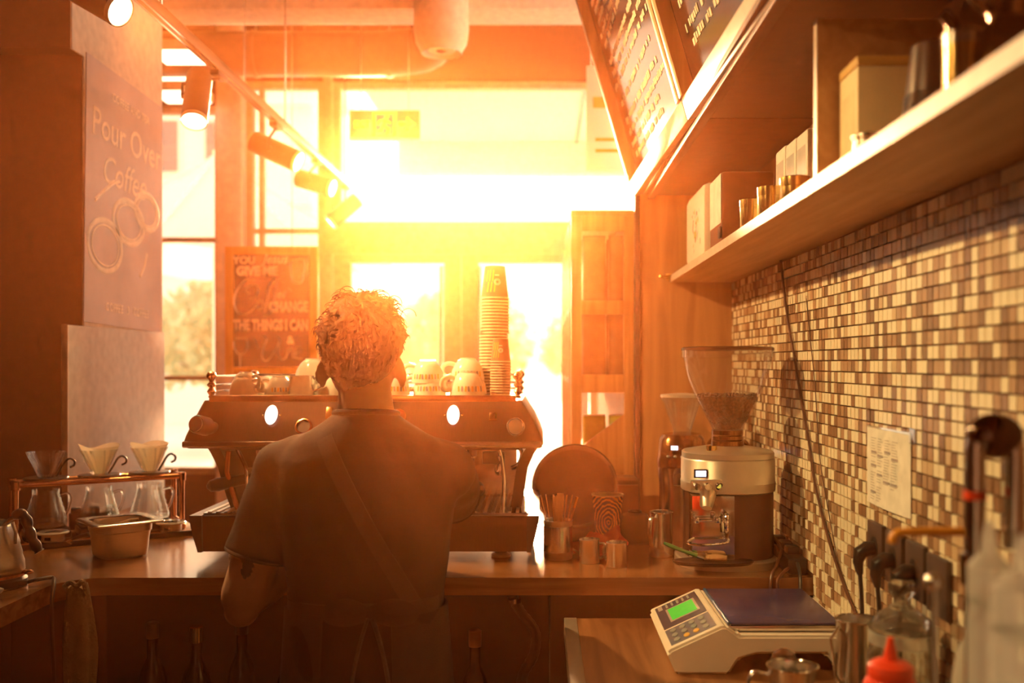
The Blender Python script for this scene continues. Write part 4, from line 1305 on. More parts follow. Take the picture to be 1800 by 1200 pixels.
# ================================================================== THINGS ON THE BAR BY THE GRINDER
pt_ = thing('round_tray', 'round dark serving tray leaning on edge behind the straws', 'tray', (0.102, 3.085, CT + 0.001), 0.0)
TM = Matrix.Translation((0, 0, 0.131)) @ Matrix.Rotation(math.radians(90 + 9), 4, 'X')
part('disc', MB().lathe([(0.118, -0.004), (0.130, 0.010), (0.1315, 0.012), (0.1315, 0.008), (0.121, -0.008)], 48, M=TM @ Matrix.Rotation(PI, 4, 'X')), M_MACHD, pt_)
part('rim', MB().tube(arc((0, 0, 0), 0.1305, 0, 2 * PI, 48, 'xy')[:-1], 0.0035, 8, closed=True, M=TM @ Matrix.Translation((0, 0, -0.010))), M_BLACK, pt_)
sj = thing('straw_jar', 'steel jar full of wooden stirrers beside the coffee machine', 'jar', (0.042, 2.63, CT))
jp = [(0.036, 0), (0.038, 0.003), (0.038, 0.098), (0.0395, 0.102), (0.037, 0.102), (0.036, 0.098), (0.036, 0.004), (0.002, 0.003)]
part('body', MB().lathe(jp, 32, cap1=False), M_STEELB, sj)
part('label', MB().lathe([(0.0385, 0.02), (0.0386, 0.022), (0.0386, 0.085), (0.0385, 0.087)], 32, cap0=False, cap1=False), M_STEEL, sj)
stick_me = MB().bb(-0.003, 0.003, -0.001, 0.001, 0, 0.165, 0.0008).mesh('blade', M_STICK, 30)
for i in range(16):
    a, t = RN.uniform(0, 2 * PI), RN.uniform(0.05, 0.30)
    px_, py_ = 0.016 * math.cos(a), 0.016 * math.sin(a)
    lab = 'thin wooden stirrer standing in the steel jar'
    o = thing('wooden_stirrer', lab, 'stirrer', (0.042 + px_ * 0.5, 2.63 + py_ * 0.5, CT + 0.0045), 0, 'wooden stirrers in the steel jar')
    part('blade', stick_me, None, o)
    dirv = Vector((math.cos(a) * t, math.sin(a) * t * 0.7, 1)).normalized()
    o.rotation_euler = dirv.to_track_quat('Z', 'Y').to_euler()
ys = thing('yellow_straw', 'yellow striped straw standing among the stirrers', 'straw', (0.049, 2.622, CT + 0.0045))
ys.rotation_euler = Vector((0.27, -0.05, 1)).normalized().to_track_quat('Z', 'Y').to_euler()
part('tube', MB().cyl((0, 0, 0), (0, 0, 0.135), 0.003, seg=10), M_STICK, ys)
part('tip', MB().cyl((0, 0, 0.1355), (0, 0, 0.165), 0.0033, seg=10), M_PRINTA, ys)

# patterned paper cup
M_PAT = bpy.data.materials.new('swirl_print')
M_PAT.use_nodes = True
n_ = M_PAT.node_tree.nodes
L_ = M_PAT.node_tree.links.new
tcn = n_.new('ShaderNodeTexCoord')
mpn = n_.new('ShaderNodeMapping')
mpn.inputs['Location'].default_value = (0.0, 0.0, -0.062 * 0.7)
mpn.inputs['Scale'].default_value = (1.15, 0.0, 0.7)
wv = n_.new('ShaderNodeTexWave')
wv.wave_type = 'RINGS'
wv.rings_direction = 'SPHERICAL'
wv.inputs['Scale'].default_value = 38
wv.inputs['Distortion'].default_value = 5.0
wv.inputs['Detail'].default_value = 2.5
wv.inputs['Detail Scale'].default_value = 1.6
cr = n_.new('ShaderNodeValToRGB')
cr.color_ramp.interpolation = 'CONSTANT'
for pos, col_ in ((0.0, (0.03, 0.012, 0.01, 1)), (0.45, (0.62, 0.10, 0.03, 1)), (0.72, (0.85, 0.48, 0.10, 1))):
    e = cr.color_ramp.elements[0] if pos == 0 else cr.color_ramp.elements[1] if pos == 0.45 else cr.color_ramp.elements.new(pos)
    e.position, e.color = pos, col_
L_(tcn.outputs['Object'], mpn.inputs[0])
L_(mpn.outputs[0], wv.inputs['Vector'])
L_(wv.outputs['Fac'], cr.inputs[0])
L_(cr.outputs[0], n_['Principled BSDF'].inputs['Base Color'])
pc = thing('patterned_cup', 'paper cup printed with orange and black swirls on the bar counter', 'paper cup', (0.188, 2.86, CT))
part('cup_wall', MB().lathe([(0.031, 0.0), (0.0315, 0.002), (0.044, 0.136)], 36, cap1=False), M_PAT, pc)
part('inside', MB().lathe([(0.029, 0.008), (0.0432, 0.137)], 36, cap1=False), M_CUPRIM, pc)
part('rim', MB().tube(arc((0, 0, 0.138), 0.0443, 0, 2 * PI, 36, 'xy')[:-1], 0.0024, 8, closed=True), M_CUPRIM, pc)
bw = thing('black_bowl', 'low black bowl upturned beside the patterned cup', 'bowl', (0.268, 2.88, CT))
part('shell', MB().lathe([(0.050, 0.0), (0.052, 0.002), (0.051, 0.03), (0.046, 0.060), (0.036, 0.078), (0.02, 0.084), (0.002, 0.085)], 32), M_BLACKM, bw)
part('foot', MB().lathe([(0.020, 0.084), (0.020, 0.089), (0.017, 0.089), (0.016, 0.085)], 24), M_BLACK, bw)

def shot(loc, rz, label):
    p = thing('shot_pitcher', label, 'pitcher', loc, rz, 'small steel shot pitchers')
    part('body', MB().lathe([(0.0255, 0), (0.0265, 0.002), (0.0265, 0.058), (0.0275, 0.0605), (0.026, 0.061), (0.025, 0.057), (0.025, 0.004), (0.002, 0.003)], 28, cap1=False), M_STEEL, p)
    part('pitcher_handle', MB().tube(smoothpath([(0.026, 0, 0.048), (0.040, 0, 0.047), (0.042, 0, 0.028), (0.034, 0, 0.012), (0.026, 0, 0.010)], 5), 0.003, 8), M_STEEL, p)
    return p
shot((0.122, 2.575, CT), 0.1, 'small steel shot pitcher nearest the stirrer jar')
shot((0.189, 2.530, CT), 2.4, 'small steel shot pitcher in front of the red cloth')
rc = thing('red_cloth', 'crumpled red cleaning cloth behind the small steel pitchers', 'cloth', (0.155, 2.675, CT))
cb = MB().ball((0, 0, 0.034), (0.072, 0.042, 0.034), 40, 20)
cb.v = [Vector((v.x * (1 + 0.35 * noise.noise(v * 28)), v.y * (1 + 0.3 * noise.noise(v * 30 + Vector((3, 0, 0)))), max(0.0005, v.z * (1 + 0.5 * noise.noise(v * 26 + Vector((0, 5, 0))))))) for v in cb.v]
part('folds', cb, M_REDCLOTH, rc, smooth=70)
spn = thing('steel_spoon', 'steel spoon lying beside the red cloth', 'spoon', (0.07, 2.66, CT + 0.001))
part('bowl', MB().ball((0, 0, 0.008), (0.020, 0.014, 0.007), 18, 10), M_STEEL, spn)
part('spoon_handle', MB().tube([(-0.016, 0.004, 0.012), (-0.03, 0.02, 0.02), (-0.035, 0.09, 0.012)], [0.003, 0.003, 0.004], 8), M_STEEL, spn)

def milk_pitcher(name, loc, rz, r, h, label, handle=True):
    p = thing(name, label, 'pitcher', loc, rz)
    sp_ = lambda a, z, k: 1 + (0.16 * max(0, math.cos(a)) ** 8 if z > h * 0.8 else 0)
    pf = [(r * 0.94, 0), (r, 0.004), (r * 1.0, h * 0.35), (r * 0.86, h * 0.75), (r * 0.92, h * 0.97), (r * 0.94, h)]
    part('body', MB().lathe(pf, 40, mod=sp_, cap1=False).lathe([(q * 0.96, z + (0.003 if i == 0 else 0)) for i, (q, z) in enumerate(pf)], 40, mod=sp_, cap1=False), M_STEEL, p, smooth=60)
    part('rim', MB().tube([Vector((r * 0.93 * (1 + 0.16 * max(0, math.cos(2 * PI * i / 40)) ** 8) * math.cos(2 * PI * i / 40), r * 0.93 * (1 + 0.16 * max(0, math.cos(2 * PI * i / 40)) ** 8) * math.sin(2 * PI * i / 40), h)) for i in range(40)], 0.0018, 6, closed=True), M_CHROME, p)
    if handle:
        part('pitcher_handle', MB().tube(smoothpath([(-r * 0.9, 0, h * 0.88), (-r * 1.55, 0, h * 0.9), (-r * 1.75, 0, h * 0.6), (-r * 1.45, 0, h * 0.3), (-r * 0.98, 0, h * 0.22)], 5), 0.004, 8, flat=(1.5, 0.7)), M_STEEL, p)
    return p
milk_pitcher('milk_pitcher', (0.318, 2.66, CT), 0.9, 0.033, 0.118, 'steel milk pitcher with a spout beside the large grinder')
br = thing('grinder_brush', 'flat brush with a green handle lying on the grinder catch tray', 'brush', (0.385, 2.455, CT + 0.032), 0.0)
BM = Matrix.Rotation(math.radians(-14), 4, 'Z')
part('brush_handle', MB().tube([(-0.085, 0, 0.036), (-0.07, 0, 0.030), (-0.03, 0, 0.016), (0.0, 0, 0.008)], [0.004, 0.0065, 0.0055, 0.007], 14, flat=(1.3, 0.8), M=BM), M_GREENH, br)
part('ferrule', MB().tube([(-0.002, 0, 0.0085), (0.016, 0, 0.005)], [0.009, 0.013], 14, flat=(1.4, 0.6), M=BM), M_STEEL, br)
part('bristles', MB().tube([(0.015, 0, 0.006), (0.045, 0, 0.006), (0.07, 0, 0.005)], [0.0125, 0.016, 0.013], 18, flat=(1.4, 0.45), M=BM), M_BRISTLE, br)

# power cable bundle at the wall end of the bar
pb = thing('power_strip', 'black power strip lying along the tiled wall behind the grinder', 'power strip', (0.622, 2.55, CT))
part('body', MB().bb(-0.024, 0.024, -0.13, 0.13, 0.0005, 0.04, 0.006), M_BLACK, pb)
for k in range(3):
    part('plug', MB().bb(-0.016, 0.016, -0.09 + k * 0.07, -0.05 + k * 0.07, 0.0405, 0.062, 0.006), M_BLACK, pb)
def cord(name, pts, r, m, label, n=8, plug=None):
    t = thing(name, label, 'cord', pts[0])
    path = smoothpath(pts, n)
    part('cord', MB().tube(path, r, 8), m, t, world=True)
    part('end', MB().ball(path[-1], r * 1.3, 10, 6), m, t, world=True)
    return t
cord('black_cable', [(0.598, 2.60, CT + 0.07), (0.60, 2.50, CT + 0.05), (0.575, 2.43, CT + 0.03), (0.55, 2.385, CT + 0.005), (0.545, 2.375, CT - 0.04), (0.55, 2.384, CT - 0.088)], 0.0042, M_CORD, 'black cord looping from the grinder over the counter edge')
cord('black_cable', [(0.60, 2.56, CT + 0.045), (0.606, 2.45, CT + 0.018), (0.585, 2.40, CT + 0.014), (0.562, 2.376, CT - 0.006), (0.566, 2.372, CT - 0.05), (0.58, 2.376, CT - 0.088)], 0.0042, M_CORD, 'thin black cord drooping lower over the counter edge by the wall')
cord('black_cable', [(0.62, 2.42, CT + 0.03), (0.618, 2.385, CT + 0.004), (0.615, 2.36, CT - 0.05), (0.625, 2.30, CT - 0.088), (0.62, 2.2, CS + 0.006)], 0.0045, M_BLACK, 'black cord dropping from the power strip behind the blue scale')
# ================================================================== SIDE COUNTER: scale, jugs, jar, bottles, tap
sc_ = thing('price_scale', 'white electronic counter scale with a blue platform and a green display', 'scale', (0.44, 2.12, CS + 0.0005))
prof = [(0.262, 0.0), (0.244, 0.040), (0.250, 0.048), (0.350, 0.094), (0.362, 0.094), (0.385, 0.076), (0.615, 0.076), (0.620, 0.070), (0.620, 0.0), (0.585, 0.0), (0.555, 0.040), (0.420, 0.040), (0.385, 0.030), (0.365, 0.0)]
bm_ = MB().prism([(x, z) for x, z in prof], -2.275, -1.945, M=Matrix.Rotation(PI / 2, 4, 'X') @ Matrix.Translation((0, 0, 0)))
bm_.v = [Vector((v.x, v.y, v.z + CS + 0.0005)) for v in bm_.v]
bme = bm_.mesh('body', M_PLASTICW, 0)
bmx = bmesh.new()
bmx.from_mesh(bme)
bmesh.ops.bevel(bmx, geom=[e for e in bmx.edges if e.calc_face_angle(0) > 0.6], offset=0.005, segments=2, affect='EDGES')
bmx.to_mesh(bme)
bmx.free()
bme.shade_smooth()
bme.set_sharp_from_angle(angle=math.radians(30))
part('body', bme, None, sc_, world=True)
part('platform', MB().bb(0.371, 0.592, 1.972, 2.272, CS + 0.0905, CS + 0.095, 0.0015), M_BLUE, sc_, world=True)
part('platform_rim', MB().bb(0.369, 0.594, 1.970, 2.274, CS + 0.078, CS + 0.090, 0.003), M_STEEL, sc_, world=True)
part('platform_edge', MB().cyl((0.3705, 1.972, CS + 0.0925), (0.3705, 2.272, CS + 0.0925), 0.004, seg=10), mat('blue_edge', (0.10, 0.18, 0.32), 0.3, 0.6), sc_, world=True)
# sloped display panel: u along +y (away), v up the slope
P0, P1 = Vector((0.250, 0, CS + 0.0485)), Vector((0.350, 0, CS + 0.0945))
vv = (P1 - P0).normalized()
nn = Vector((-vv.z, 0, vv.x))
def sq(u0, u1, v0, v1, t=0.001):
    b = MB()
    A = [P0 + vv * v0 + Vector((0, 2.275 - u0, 0)), P0 + vv * v0 + Vector((0, 2.275 - u1, 0)), P0 + vv * v1 + Vector((0, 2.275 - u1, 0)), P0 + vv * v1 + Vector((0, 2.275 - u0, 0))]
    return b.rings([[p + nn * -0.001 for p in A], [p + nn * t for p in A]])
dp_ = part('display_panel', sq(0.02, 0.195, 0.006, 0.104, 0.0008), M_GUN, sc_, world=True, smooth=0)
part('display_bezel', sq(0.065, 0.165, 0.026, 0.094, 0.0014), M_ALU, dp_, world=True, smooth=0)
part('lcd', sq(0.072, 0.158, 0.031, 0.089, 0.002), M_LCD, dp_, world=True, smooth=0)
kp = part('keypad', sq(0.205, 0.31, 0.006, 0.104, 0.0008), mat('blue_grey_keypad', (0.10, 0.11, 0.15), 0.4), sc_, world=True, smooth=0)
for i in range(4):
    for j in range(3):
        c_ = P0 + vv * (0.022 + i * 0.021) + Vector((0, 2.275 - (0.225 + j * 0.032), 0)) + nn * 0.0012
        Mx = Matrix.Translation(c_)
        R3 = Matrix.Identity(3)
        R3.col[0], R3.col[1], R3.col[2] = Vector((0, 1, 0)), vv, nn
        part('key', MB().lathe([(0.0082, -0.001), (0.0082, 0.0008), (0.006, 0.0014)], 16, M=Mx @ R3.to_4x4() @ Matrix.Diagonal((1.35, 0.8, 1, 1))), M_YK if (j == 2 and i in (1, 2)) else M_GREYK, kp, world=True)
for k in range(5):
    part('printed_line', sq(0.026, 0.055, 0.030 + k * 0.013, 0.035 + k * 0.013, 0.0012), M_GREYK, dp_, world=True, smooth=0)
part('spirit_level', sq(0.026, 0.056, 0.012, 0.022, 0.0016), M_ALU, dp_, world=True, smooth=0)
for x in (0.285, 0.598):
    for y in (1.97, 2.25):
        part('foot', MB().cyl((x, y, CS + 0.0002), (x, y, CS + 0.004), 0.012, seg=14), M_BLACK, sc_, world=True)

tp = milk_pitcher('tall_jug', (0.568, 1.80, CS + 0.0005), 0.45, 0.040, 0.146, 'tall straight steel jug with a thin wire handle beside the scale', handle=False)
part('jug_handle', MB().tube([(-0.036, -0.012, 0.125), (-0.060, -0.02, 0.142), (-0.084, -0.028, 0.128), (-0.070, -0.024, 0.06), (-0.038, -0.012, 0.03)], 0.003, 8), M_STEEL, tp)
lp = milk_pitcher('low_pitcher', (0.405, 1.62, CS + 0.0005), 0.0, 0.041, 0.116, 'low steel milk pitcher in front of the wooden tamper')
tm = thing('tamper', 'coffee tamper with a round brown wooden knob before the scale', 'tamper', (0.425, 1.75, CS + 0.0005))
part('base', MB().lathe([(0.028, 0), (0.029, 0.001), (0.029, 0.020), (0.026, 0.024), (0.010, 0.028)], 28), M_STEEL, tm)
part('knob', MB().lathe([(0.010, 0.0285), (0.011, 0.045), (0.016, 0.060), (0.0225, 0.076), (0.023, 0.088), (0.018, 0.100), (0.008, 0.106), (0.001, 0.107)], 28), mat('tamper_wood', (0.12, 0.045, 0.018), 0.25, var=0.25, coat=0.4), tm)
gj = thing('glass_jar', 'large round glass jar with a knobbed glass lid beneath the wall sockets', 'jar', (0.578, 1.60, CS + 0.0005))
jp = [(0.046, 0.0), (0.054, 0.004), (0.056, 0.02), (0.056, 0.12), (0.054, 0.140), (0.047, 0.152), (0.046, 0.160)]
part('vessel', MB().shell(jp, 0.003, 40), M_GLASS, gj, smooth=60)
part('neck_band', MB().lathe([(0.0465, 0.158), (0.0515, 0.160), (0.0515, 0.178), (0.0465, 0.180)], 36, cap0=False, cap1=False), M_FROST, gj)
part('lid', MB().lathe([(0.0515, 0.1805), (0.052, 0.186), (0.040, 0.202), (0.022, 0.215), (0.014, 0.222), (0.012, 0.230), (0.020, 0.240), (0.022, 0.252), (0.018, 0.258), (0.002, 0.260)], 36), M_GLASS, gj, smooth=60)
part('contents', MB().lathe([(0.050, 0.0045), (0.052, 0.02), (0.052, 0.085), (0.03, 0.095), (0.002, 0.098)], 32), mat('white_sugar', (0.75, 0.62, 0.45), 0.8, bump=0.4, bscale=300), gj)
rb = thing('red_squeeze_bottle', 'red plastic squeeze bottle with a pointed nozzle before the glass jar', 'bottle', (0.455, 1.30, CS + 0.0005))
part('body', MB().lathe([(0.033, 0), (0.035, 0.004), (0.035, 0.175), (0.034, 0.19), (0.030, 0.197)], 32), M_RED, rb)
part('cap', MB().lathe([(0.028, 0.1975), (0.028, 0.214), (0.022, 0.219), (0.010, 0.222), (0.0075, 0.232), (0.004, 0.250), (0.002, 0.251)], 28), M_RED, rb)
part('cap_ridge', MB().lathe([(0.0282, 0.200), (0.0288, 0.201), (0.0288, 0.210), (0.0282, 0.211)], 28, cap0=False, cap1=False), M_RED, rb)
# chrome gooseneck tap
tap = thing('gooseneck_tap', 'thick chrome gooseneck tap arching beside the tiled wall', 'tap', (0.487, 1.12, CS + 0.0005))
part('base', MB().lathe([(0.030, 0), (0.030, 0.006), (0.024, 0.012), (0.021, 0.05), (0.016, 0.07)], 28), M_CHROME, tap)
tz = EYE - 0.098
part('neck', MB().tube([(0.487, 1.12, CS + 0.06), (0.487, 1.12, CS + 0.30), (0.487, 1.12, tz)] + [Vector((0.487 + 0.022 - 0.022 * math.cos(a), 1.12 - 0.05 * 0 - 0.0 * a, tz + 0.026 * math.sin(a))) for a in [PI * i / 12 for i in range(1, 12)]] + [(0.531, 1.12, tz), (0.531, 1.12, tz - 0.09)], 0.0115, 20), M_CHROME, tap, world=True)
part('hood', MB().ball((0.509, 1.12, tz + 0.016), (0.032, 0.018, 0.026), 24, 14), mat('dark_chrome', (0.12, 0.09, 0.08), 0.06, 1.0), tap, world=True)
part('nozzle', MB().cyl((0.531, 1.12, tz - 0.089), (0.531, 1.12, tz - 0.11), 0.0135, 0.012, 20), M_STEEL, tap, world=True)
part('red_ring', MB().cyl((0.487, 1.12, tz - 0.045), (0.487, 1.12, tz - 0.055), 0.0125, seg=20), M_RED, tap, world=True)
part('joint_ring', MB().cyl((0.487, 1.12, tz - 0.115), (0.487, 1.12, tz - 0.15), 0.0165, seg=20), M_CHROME, tap, world=True)
part('lever', MB().tube([(0.500, 1.12, CS + 0.04), (0.53, 1.10, CS + 0.055), (0.56, 1.08, CS + 0.075)], [0.008, 0.006, 0.005], 12), M_CHROME, tap, world=True)
# syrup bottle with orange pump spout
sy = thing('syrup_bottle', 'clear syrup bottle with an orange pump spout in front of the sockets', 'bottle', (0.535, 1.21, CS + 0.0005))
part('body', MB().lathe([(0.032, 0), (0.035, 0.004), (0.035, 0.22), (0.028, 0.26), (0.014, 0.285), (0.013, 0.33)], 28), M_FROST, sy)
part('label', MB().lathe([(0.0354, 0.05), (0.0356, 0.052), (0.0356, 0.18), (0.0354, 0.182)], 28, cap0=False, cap1=False), M_BLAB, sy)
part('pump', MB().lathe([(0.016, 0.330), (0.016, 0.352), (0.006, 0.356), (0.005, 0.395), (0.010, 0.398), (0.010, 0.408), (0.004, 0.412)], 20), M_ORANGEPL, sy)
part('spout', MB().tube(smoothpath([(0.0, 0, 0.403), (-0.04, 0, 0.404), (-0.095, 0, 0.403), (-0.107, 0, 0.398), (-0.109, 0, 0.390)], 5), 0.0055, 12), M_ORANGEPL, sy)
def squeeze(loc, r, h, label):
    b = thing('squeeze_bottle', label, 'bottle', loc, 0, 'cloudy squeeze bottles')
    part('body', MB().lathe([(r * 0.95, 0), (r, 0.004), (r, h * 0.78), (r * 0.9, h * 0.82)], 28), M_FROST, b)
    part('cap', MB().lathe([(r * 0.98, h * 0.82), (r * 0.98, h * 0.90), (r * 0.4, h * 0.93), (r * 0.30, h * 0.97), (r * 0.15, h)], 24), M_FROST, b)
    part('sauce', MB().lathe([(r * 0.9, 0.004), (r * 0.93, 0.008), (r * 0.93, h * 0.45), (0.001, h * 0.451)], 24), mat('brown_sauce', (0.12, 0.05, 0.03), 0.3), b)
    return b
squeeze((0.449, 1.00, CS + 0.0005), 0.021, 0.45, 'tall slim cloudy plastic bottle in front of the chrome tap')
squeeze((0.416, 0.86, CS + 0.0005), 0.027, 0.46, 'wide cloudy plastic bottle nearest the camera at the wall end')
sc2 = thing('spoon_cup', 'steel cup holding a bar spoon beside the red squeeze bottle', 'cup', (0.415, 1.06, CS + 0.0005))
part('body', MB().lathe([(0.022, 0), (0.024, 0.003), (0.026, 0.10), (0.0245, 0.10), (0.0225, 0.004), (0.001, 0.004)], 28, cap1=False), M_STEEL, sc2)
part('rim', MB().tube(arc((0, 0, 0.10), 0.0255, 0, 2 * PI, 28, 'xy')[:-1], 0.0014, 6, closed=True), M_CHROME, sc2)
bs = thing('bar_spoon', 'long bar spoon with a round ball end standing in a steel cup', 'spoon', (0.417, 1.06, CS + 0.006))
part('rod', MB().cyl((0, 0, 0), (0.0, 0.0, 0.365), 0.0045, seg=12), M_STEEL, bs)
part('ball', MB().ball((0, 0, 0.370), 0.010, 16, 10), M_STEEL, bs)

# ------------------------------------------------------------------ sockets, plugs, paper and cords on the tiled wall
XT = XW - 0.0048
def wall_at(px, py):
    Y = XW * FPX / (px - VX)
    return Y, EYE + (VY - py) * Y / FPX
sock = []
for k, (px, py) in enumerate(((1549, 962), (1582, 982), (1620, 1003), (1660, 1030))):
    Y, z = wall_at(px, py)
    s_ = thing('wall_socket', 'dark square wall socket, %s' % ('furthest from the chrome tap', 'second from the paper notice', 'third from the paper notice', 'nearest the chrome tap')[k], 'socket', (XT, Y, z), group='row of dark wall sockets')
    part('plate', MB().bb(-0.009, 0.001, -0.042, 0.042, -0.048, 0.048, 0.003), mat('dark_socket', (0.07, 0.045, 0.035), 0.4), s_)
    part('insert', MB().cyl((-0.0095, 0, 0), (-0.006, 0, 0), 0.021, seg=24), M_BLACK, s_)
    if k < 3:
        g_ = thing('plug', 'black plug with a cord pushed into the %s' % ('socket furthest from the tap', 'second dark socket', 'third dark socket')[k], 'plug', (XT - 0.0098, Y, z - 0.006), group='black plugs')
        part('body', MB().tube([(0.0, 0, 0.004), (-0.012, 0, 0.004), (-0.026, 0, -0.004), (-0.030, 0, -0.022), (-0.026, 0, -0.045)], [0.013, 0.0145, 0.014, 0.010, 0.006], 18), M_BLACK, g_)
        end = [(-0.026, 0, -0.045), (-0.022, 0.004, -0.085), (-0.020, 0.008, -0.14), (-0.024, 0.02, z * 0 - (z - CS) + 0.012), (-0.05, 0.05, -(z - CS) + 0.014)]
        part('cord', MB().tube(smoothpath(end, 6), 0.0042, 8), M_BLACK, g_)
Y0, za = wall_at(1530, 747)
Y1, zb = wall_at(1607, 770)
z0b = wall_at(1530, 880)[1]
pn_ = thing('paper_notice', 'printed paper sheet in a plastic sleeve taped to the tiled wall', 'notice', (XT - 0.001, (Y0 + Y1) / 2, za))
def pq(u0, u1, v0, v1, off):
    """u along the sheet from far to near, v from top to bottom (0..1)"""
    f = lambda u, v: Vector((XT - 0.0015 - off - 0.006 * math.sin(PI * u) * v, Y0 + (Y1 - Y0) * u, za + (z0b - za) * v))
    return [f(u0, v0), f(u1, v0), f(u1, v1), f(u0, v1)]
pb_ = MB()
for i in range(8):
    q0 = pq(i / 8, (i + 1) / 8, 0, 1, 0)
    pb_.rings([[q + Vector((0.0006, 0, 0)) for q in q0], q0])
part('sheet', pb_, M_LABELW, pn_, world=True, smooth=60)
pt2 = MB()
for c in range(4):
    for r in range(24):
        if RN.random() < 0.9 and not (c > 1 and r > 17):
            dark = (c, r) in ((0, 5), (2, 4), (1, 6), (3, 6), (0, 10), (1, 13), (2, 15), (3, 15), (0, 20))
            pt2.add(pq(0.12 + c * 0.165, 0.12 + c * 0.165 + (0.14 if dark else RN.uniform(0.08, 0.135)), 0.14 + r * 0.034, 0.14 + r * 0.034 + (0.03 if dark else 0.012), 0.0008), [(0, 1, 2, 3)], None, 0 if dark else 1)
part('print', pt2, [M_PRINTG, mat('pale_print', (0.50, 0.46, 0.42), 0.6)], pn_, world=True, smooth=0, kind='stuff')
part('tape', MB().rings([pq(0.02, 1.0, -0.012, 0.02, 0.001), pq(0.02, 1.0, -0.012, 0.02, 0.0015)]).rings([pq(0.98, 1.10, -0.06, 0.12, 0.001), pq(0.98, 1.10, -0.06, 0.12, 0.0015)]), M_THIN, pn_, world=True, smooth=0)

def wallcord(name, pxs, r, m, label):
    pts = []
    for px, py in pxs:
        Y, z = wall_at(px, py)
        pts.append(Vector((XT - r - 0.001, Y, z)))
    return cord(name, pts, r, m, label)
wallcord('brown_cord', ((1378, 447), (1382, 490), (1391, 560), (1402, 620), (1413, 690), (1428, 770), (1440, 850), (1462, 940), (1490, 1025), (1512, 1078)), 0.0035, M_CORD, 'brown cord hanging down the tiled wall from the long shelf')
wallcord('thin_wire', ((1422, 520), (1430, 600), (1438, 680), (1446, 800), (1462, 900), (1480, 990), (1506, 1070)), 0.0012, M_CORD, 'thin pale wire hanging down the tiled wall beside the brown cord')
hw = []
for i in range(40):
    a = i * 0.5
    hw.append(Vector((0.615 + 0.016 * math.cos(a), 2.03 + 0.06 * math.sin(a * 0.9) + i * 0.001, CS + 0.030 + 0.030 * math.sin(a + 1))))
hw = [Vector((0.625, 2.02 + 0.065 * math.cos(t) - 0.001 * k, CS + 0.060 + 0.045 * math.sin(t) )) for k, t in enumerate([i * 0.35 for i in range(20)])]
t_ = thing('coiled_cable', 'coil of black cable standing between the blue scale and the tiles', 'cable', (0.632, 2.02, CS + 0.01))
hw = [Vector((0.630 + 0.004 * math.sin(k * 0.8), 2.02 + 0.075 * math.cos(k * 0.42), CS + 0.050 + 0.044 * math.sin(k * 0.42))) for k in range(46)]
part('coil', MB().tube(hw, 0.0045, 8), M_BLACK, t_, world=True)
part('cable_tie', MB().bb(0.621, 0.639, 2.01, 2.03, CS + 0.002, CS + 0.014, 0.003), M_BLACKM, t_, world=True)

# ================================================================== LONG SHELF
XF = 0.437
ZS0, ZS1 = EYE + 0.276, EYE + 0.2985
def shelf(y0, y1, label):
    s_ = thing('wall_shelf', label, 'shelf', ((XF + XW) / 2, (y0 + y1) / 2, ZS0), group='long wall shelf units')
    part('board', MB().bb(XF + 0.0015, XW + 0.003, y0, y1, ZS0, ZS1, 0.001), M_SHELF, s_, world=True, smooth=0)
    part('edge_band', MB().bb(XF, XF + 0.0015, y0, y1, ZS0, ZS1), M_EDGE, s_, world=True, smooth=0)
    for yy in (y0 + 0.09, y1 - 0.09):
        for xx in (XF + 0.06, XF + 0.15):
            part('screw_cap', MB().cyl((xx, yy, ZS0 - 0.0006), (xx, yy, ZS0 + 0.001), 0.006, seg=12), M_SHELF, s_, world=True)
    return s_
sh1 = shelf(-0.4, 1.6035, 'nearer wall shelf unit with an upright end panel, carrying a carton')
shelf(1.6055, 3.40, 'further wall shelf unit carrying brass tins above the mosaic')
up = part('end_panel', MB().bb(XF + 0.0015, XW + 0.003, 1.585, 1.603, ZS1 + 0.0003, EYE + 0.548, 0.001), M_SHELF, sh1, world=True, smooth=0)
part('edge_band', MB().bb(XF, XF + 0.0015, 1.585, 1.603, ZS1 + 0.0003, EYE + 0.548), M_EDGE, up, world=True, smooth=0)
ZSH = ZS1 + 0.0005
yb = thing('carton', 'cream cardboard carton with an ochre lid against the shelf end panel', 'box', (0.535, 1.525, ZSH))
part('box', MB().bb(-0.066, 0.075, -0.046, 0.046, 0, 0.143, 0.0015), M_YBOX, yb)
part('lid', MB().bb(-0.067, 0.076, -0.047, 0.047, 0.1435, 0.158, 0.002), M_YLID, yb)
part('picture', MB().bb(-0.0664, -0.0662, -0.03, 0.03, 0.02, 0.11).bb(0.0, 0.055, -0.0464, -0.0462, 0.025, 0.10), mat('faint_print', (0.80, 0.62, 0.34), 0.6), yb)
tn = thing('steel_dish', 'low round steel dish with a rolled rim on the shelf before the carton', 'dish', (0.468, 1.425, ZSH))
part('lid_wall', MB().lathe([(0.020, 0), (0.022, 0.002), (0.022, 0.020), (0.025, 0.022), (0.025, 0.026), (0.020, 0.027)], 28), M_STEEL, tn)
part('handle_ring', MB().ball((0, 0, 0.029), (0.007, 0.007, 0.004), 14, 8), M_STEEL, tn)
for i in range(9):
    c_ = thing('black_cup', 'black ribbed paper cup nested upside down on the shelf', 'paper cup', (0.515 + 0.0004 * i, 1.305, ZSH + i * 0.006), group='stack of black cups on the shelf')
    part('cup_wall', MB().lathe([(0.040, 0.002), (0.033, 0.068), (0.031, 0.069), (0.002, 0.069)], 32, cap0=False), M_MACHD, c_)
    part('rim', MB().tube(arc((0, 0, 0.002), 0.0405, 0, 2 * PI, 28, 'xy')[:-1], 0.0019, 6, closed=True), M_BLACK, c_)
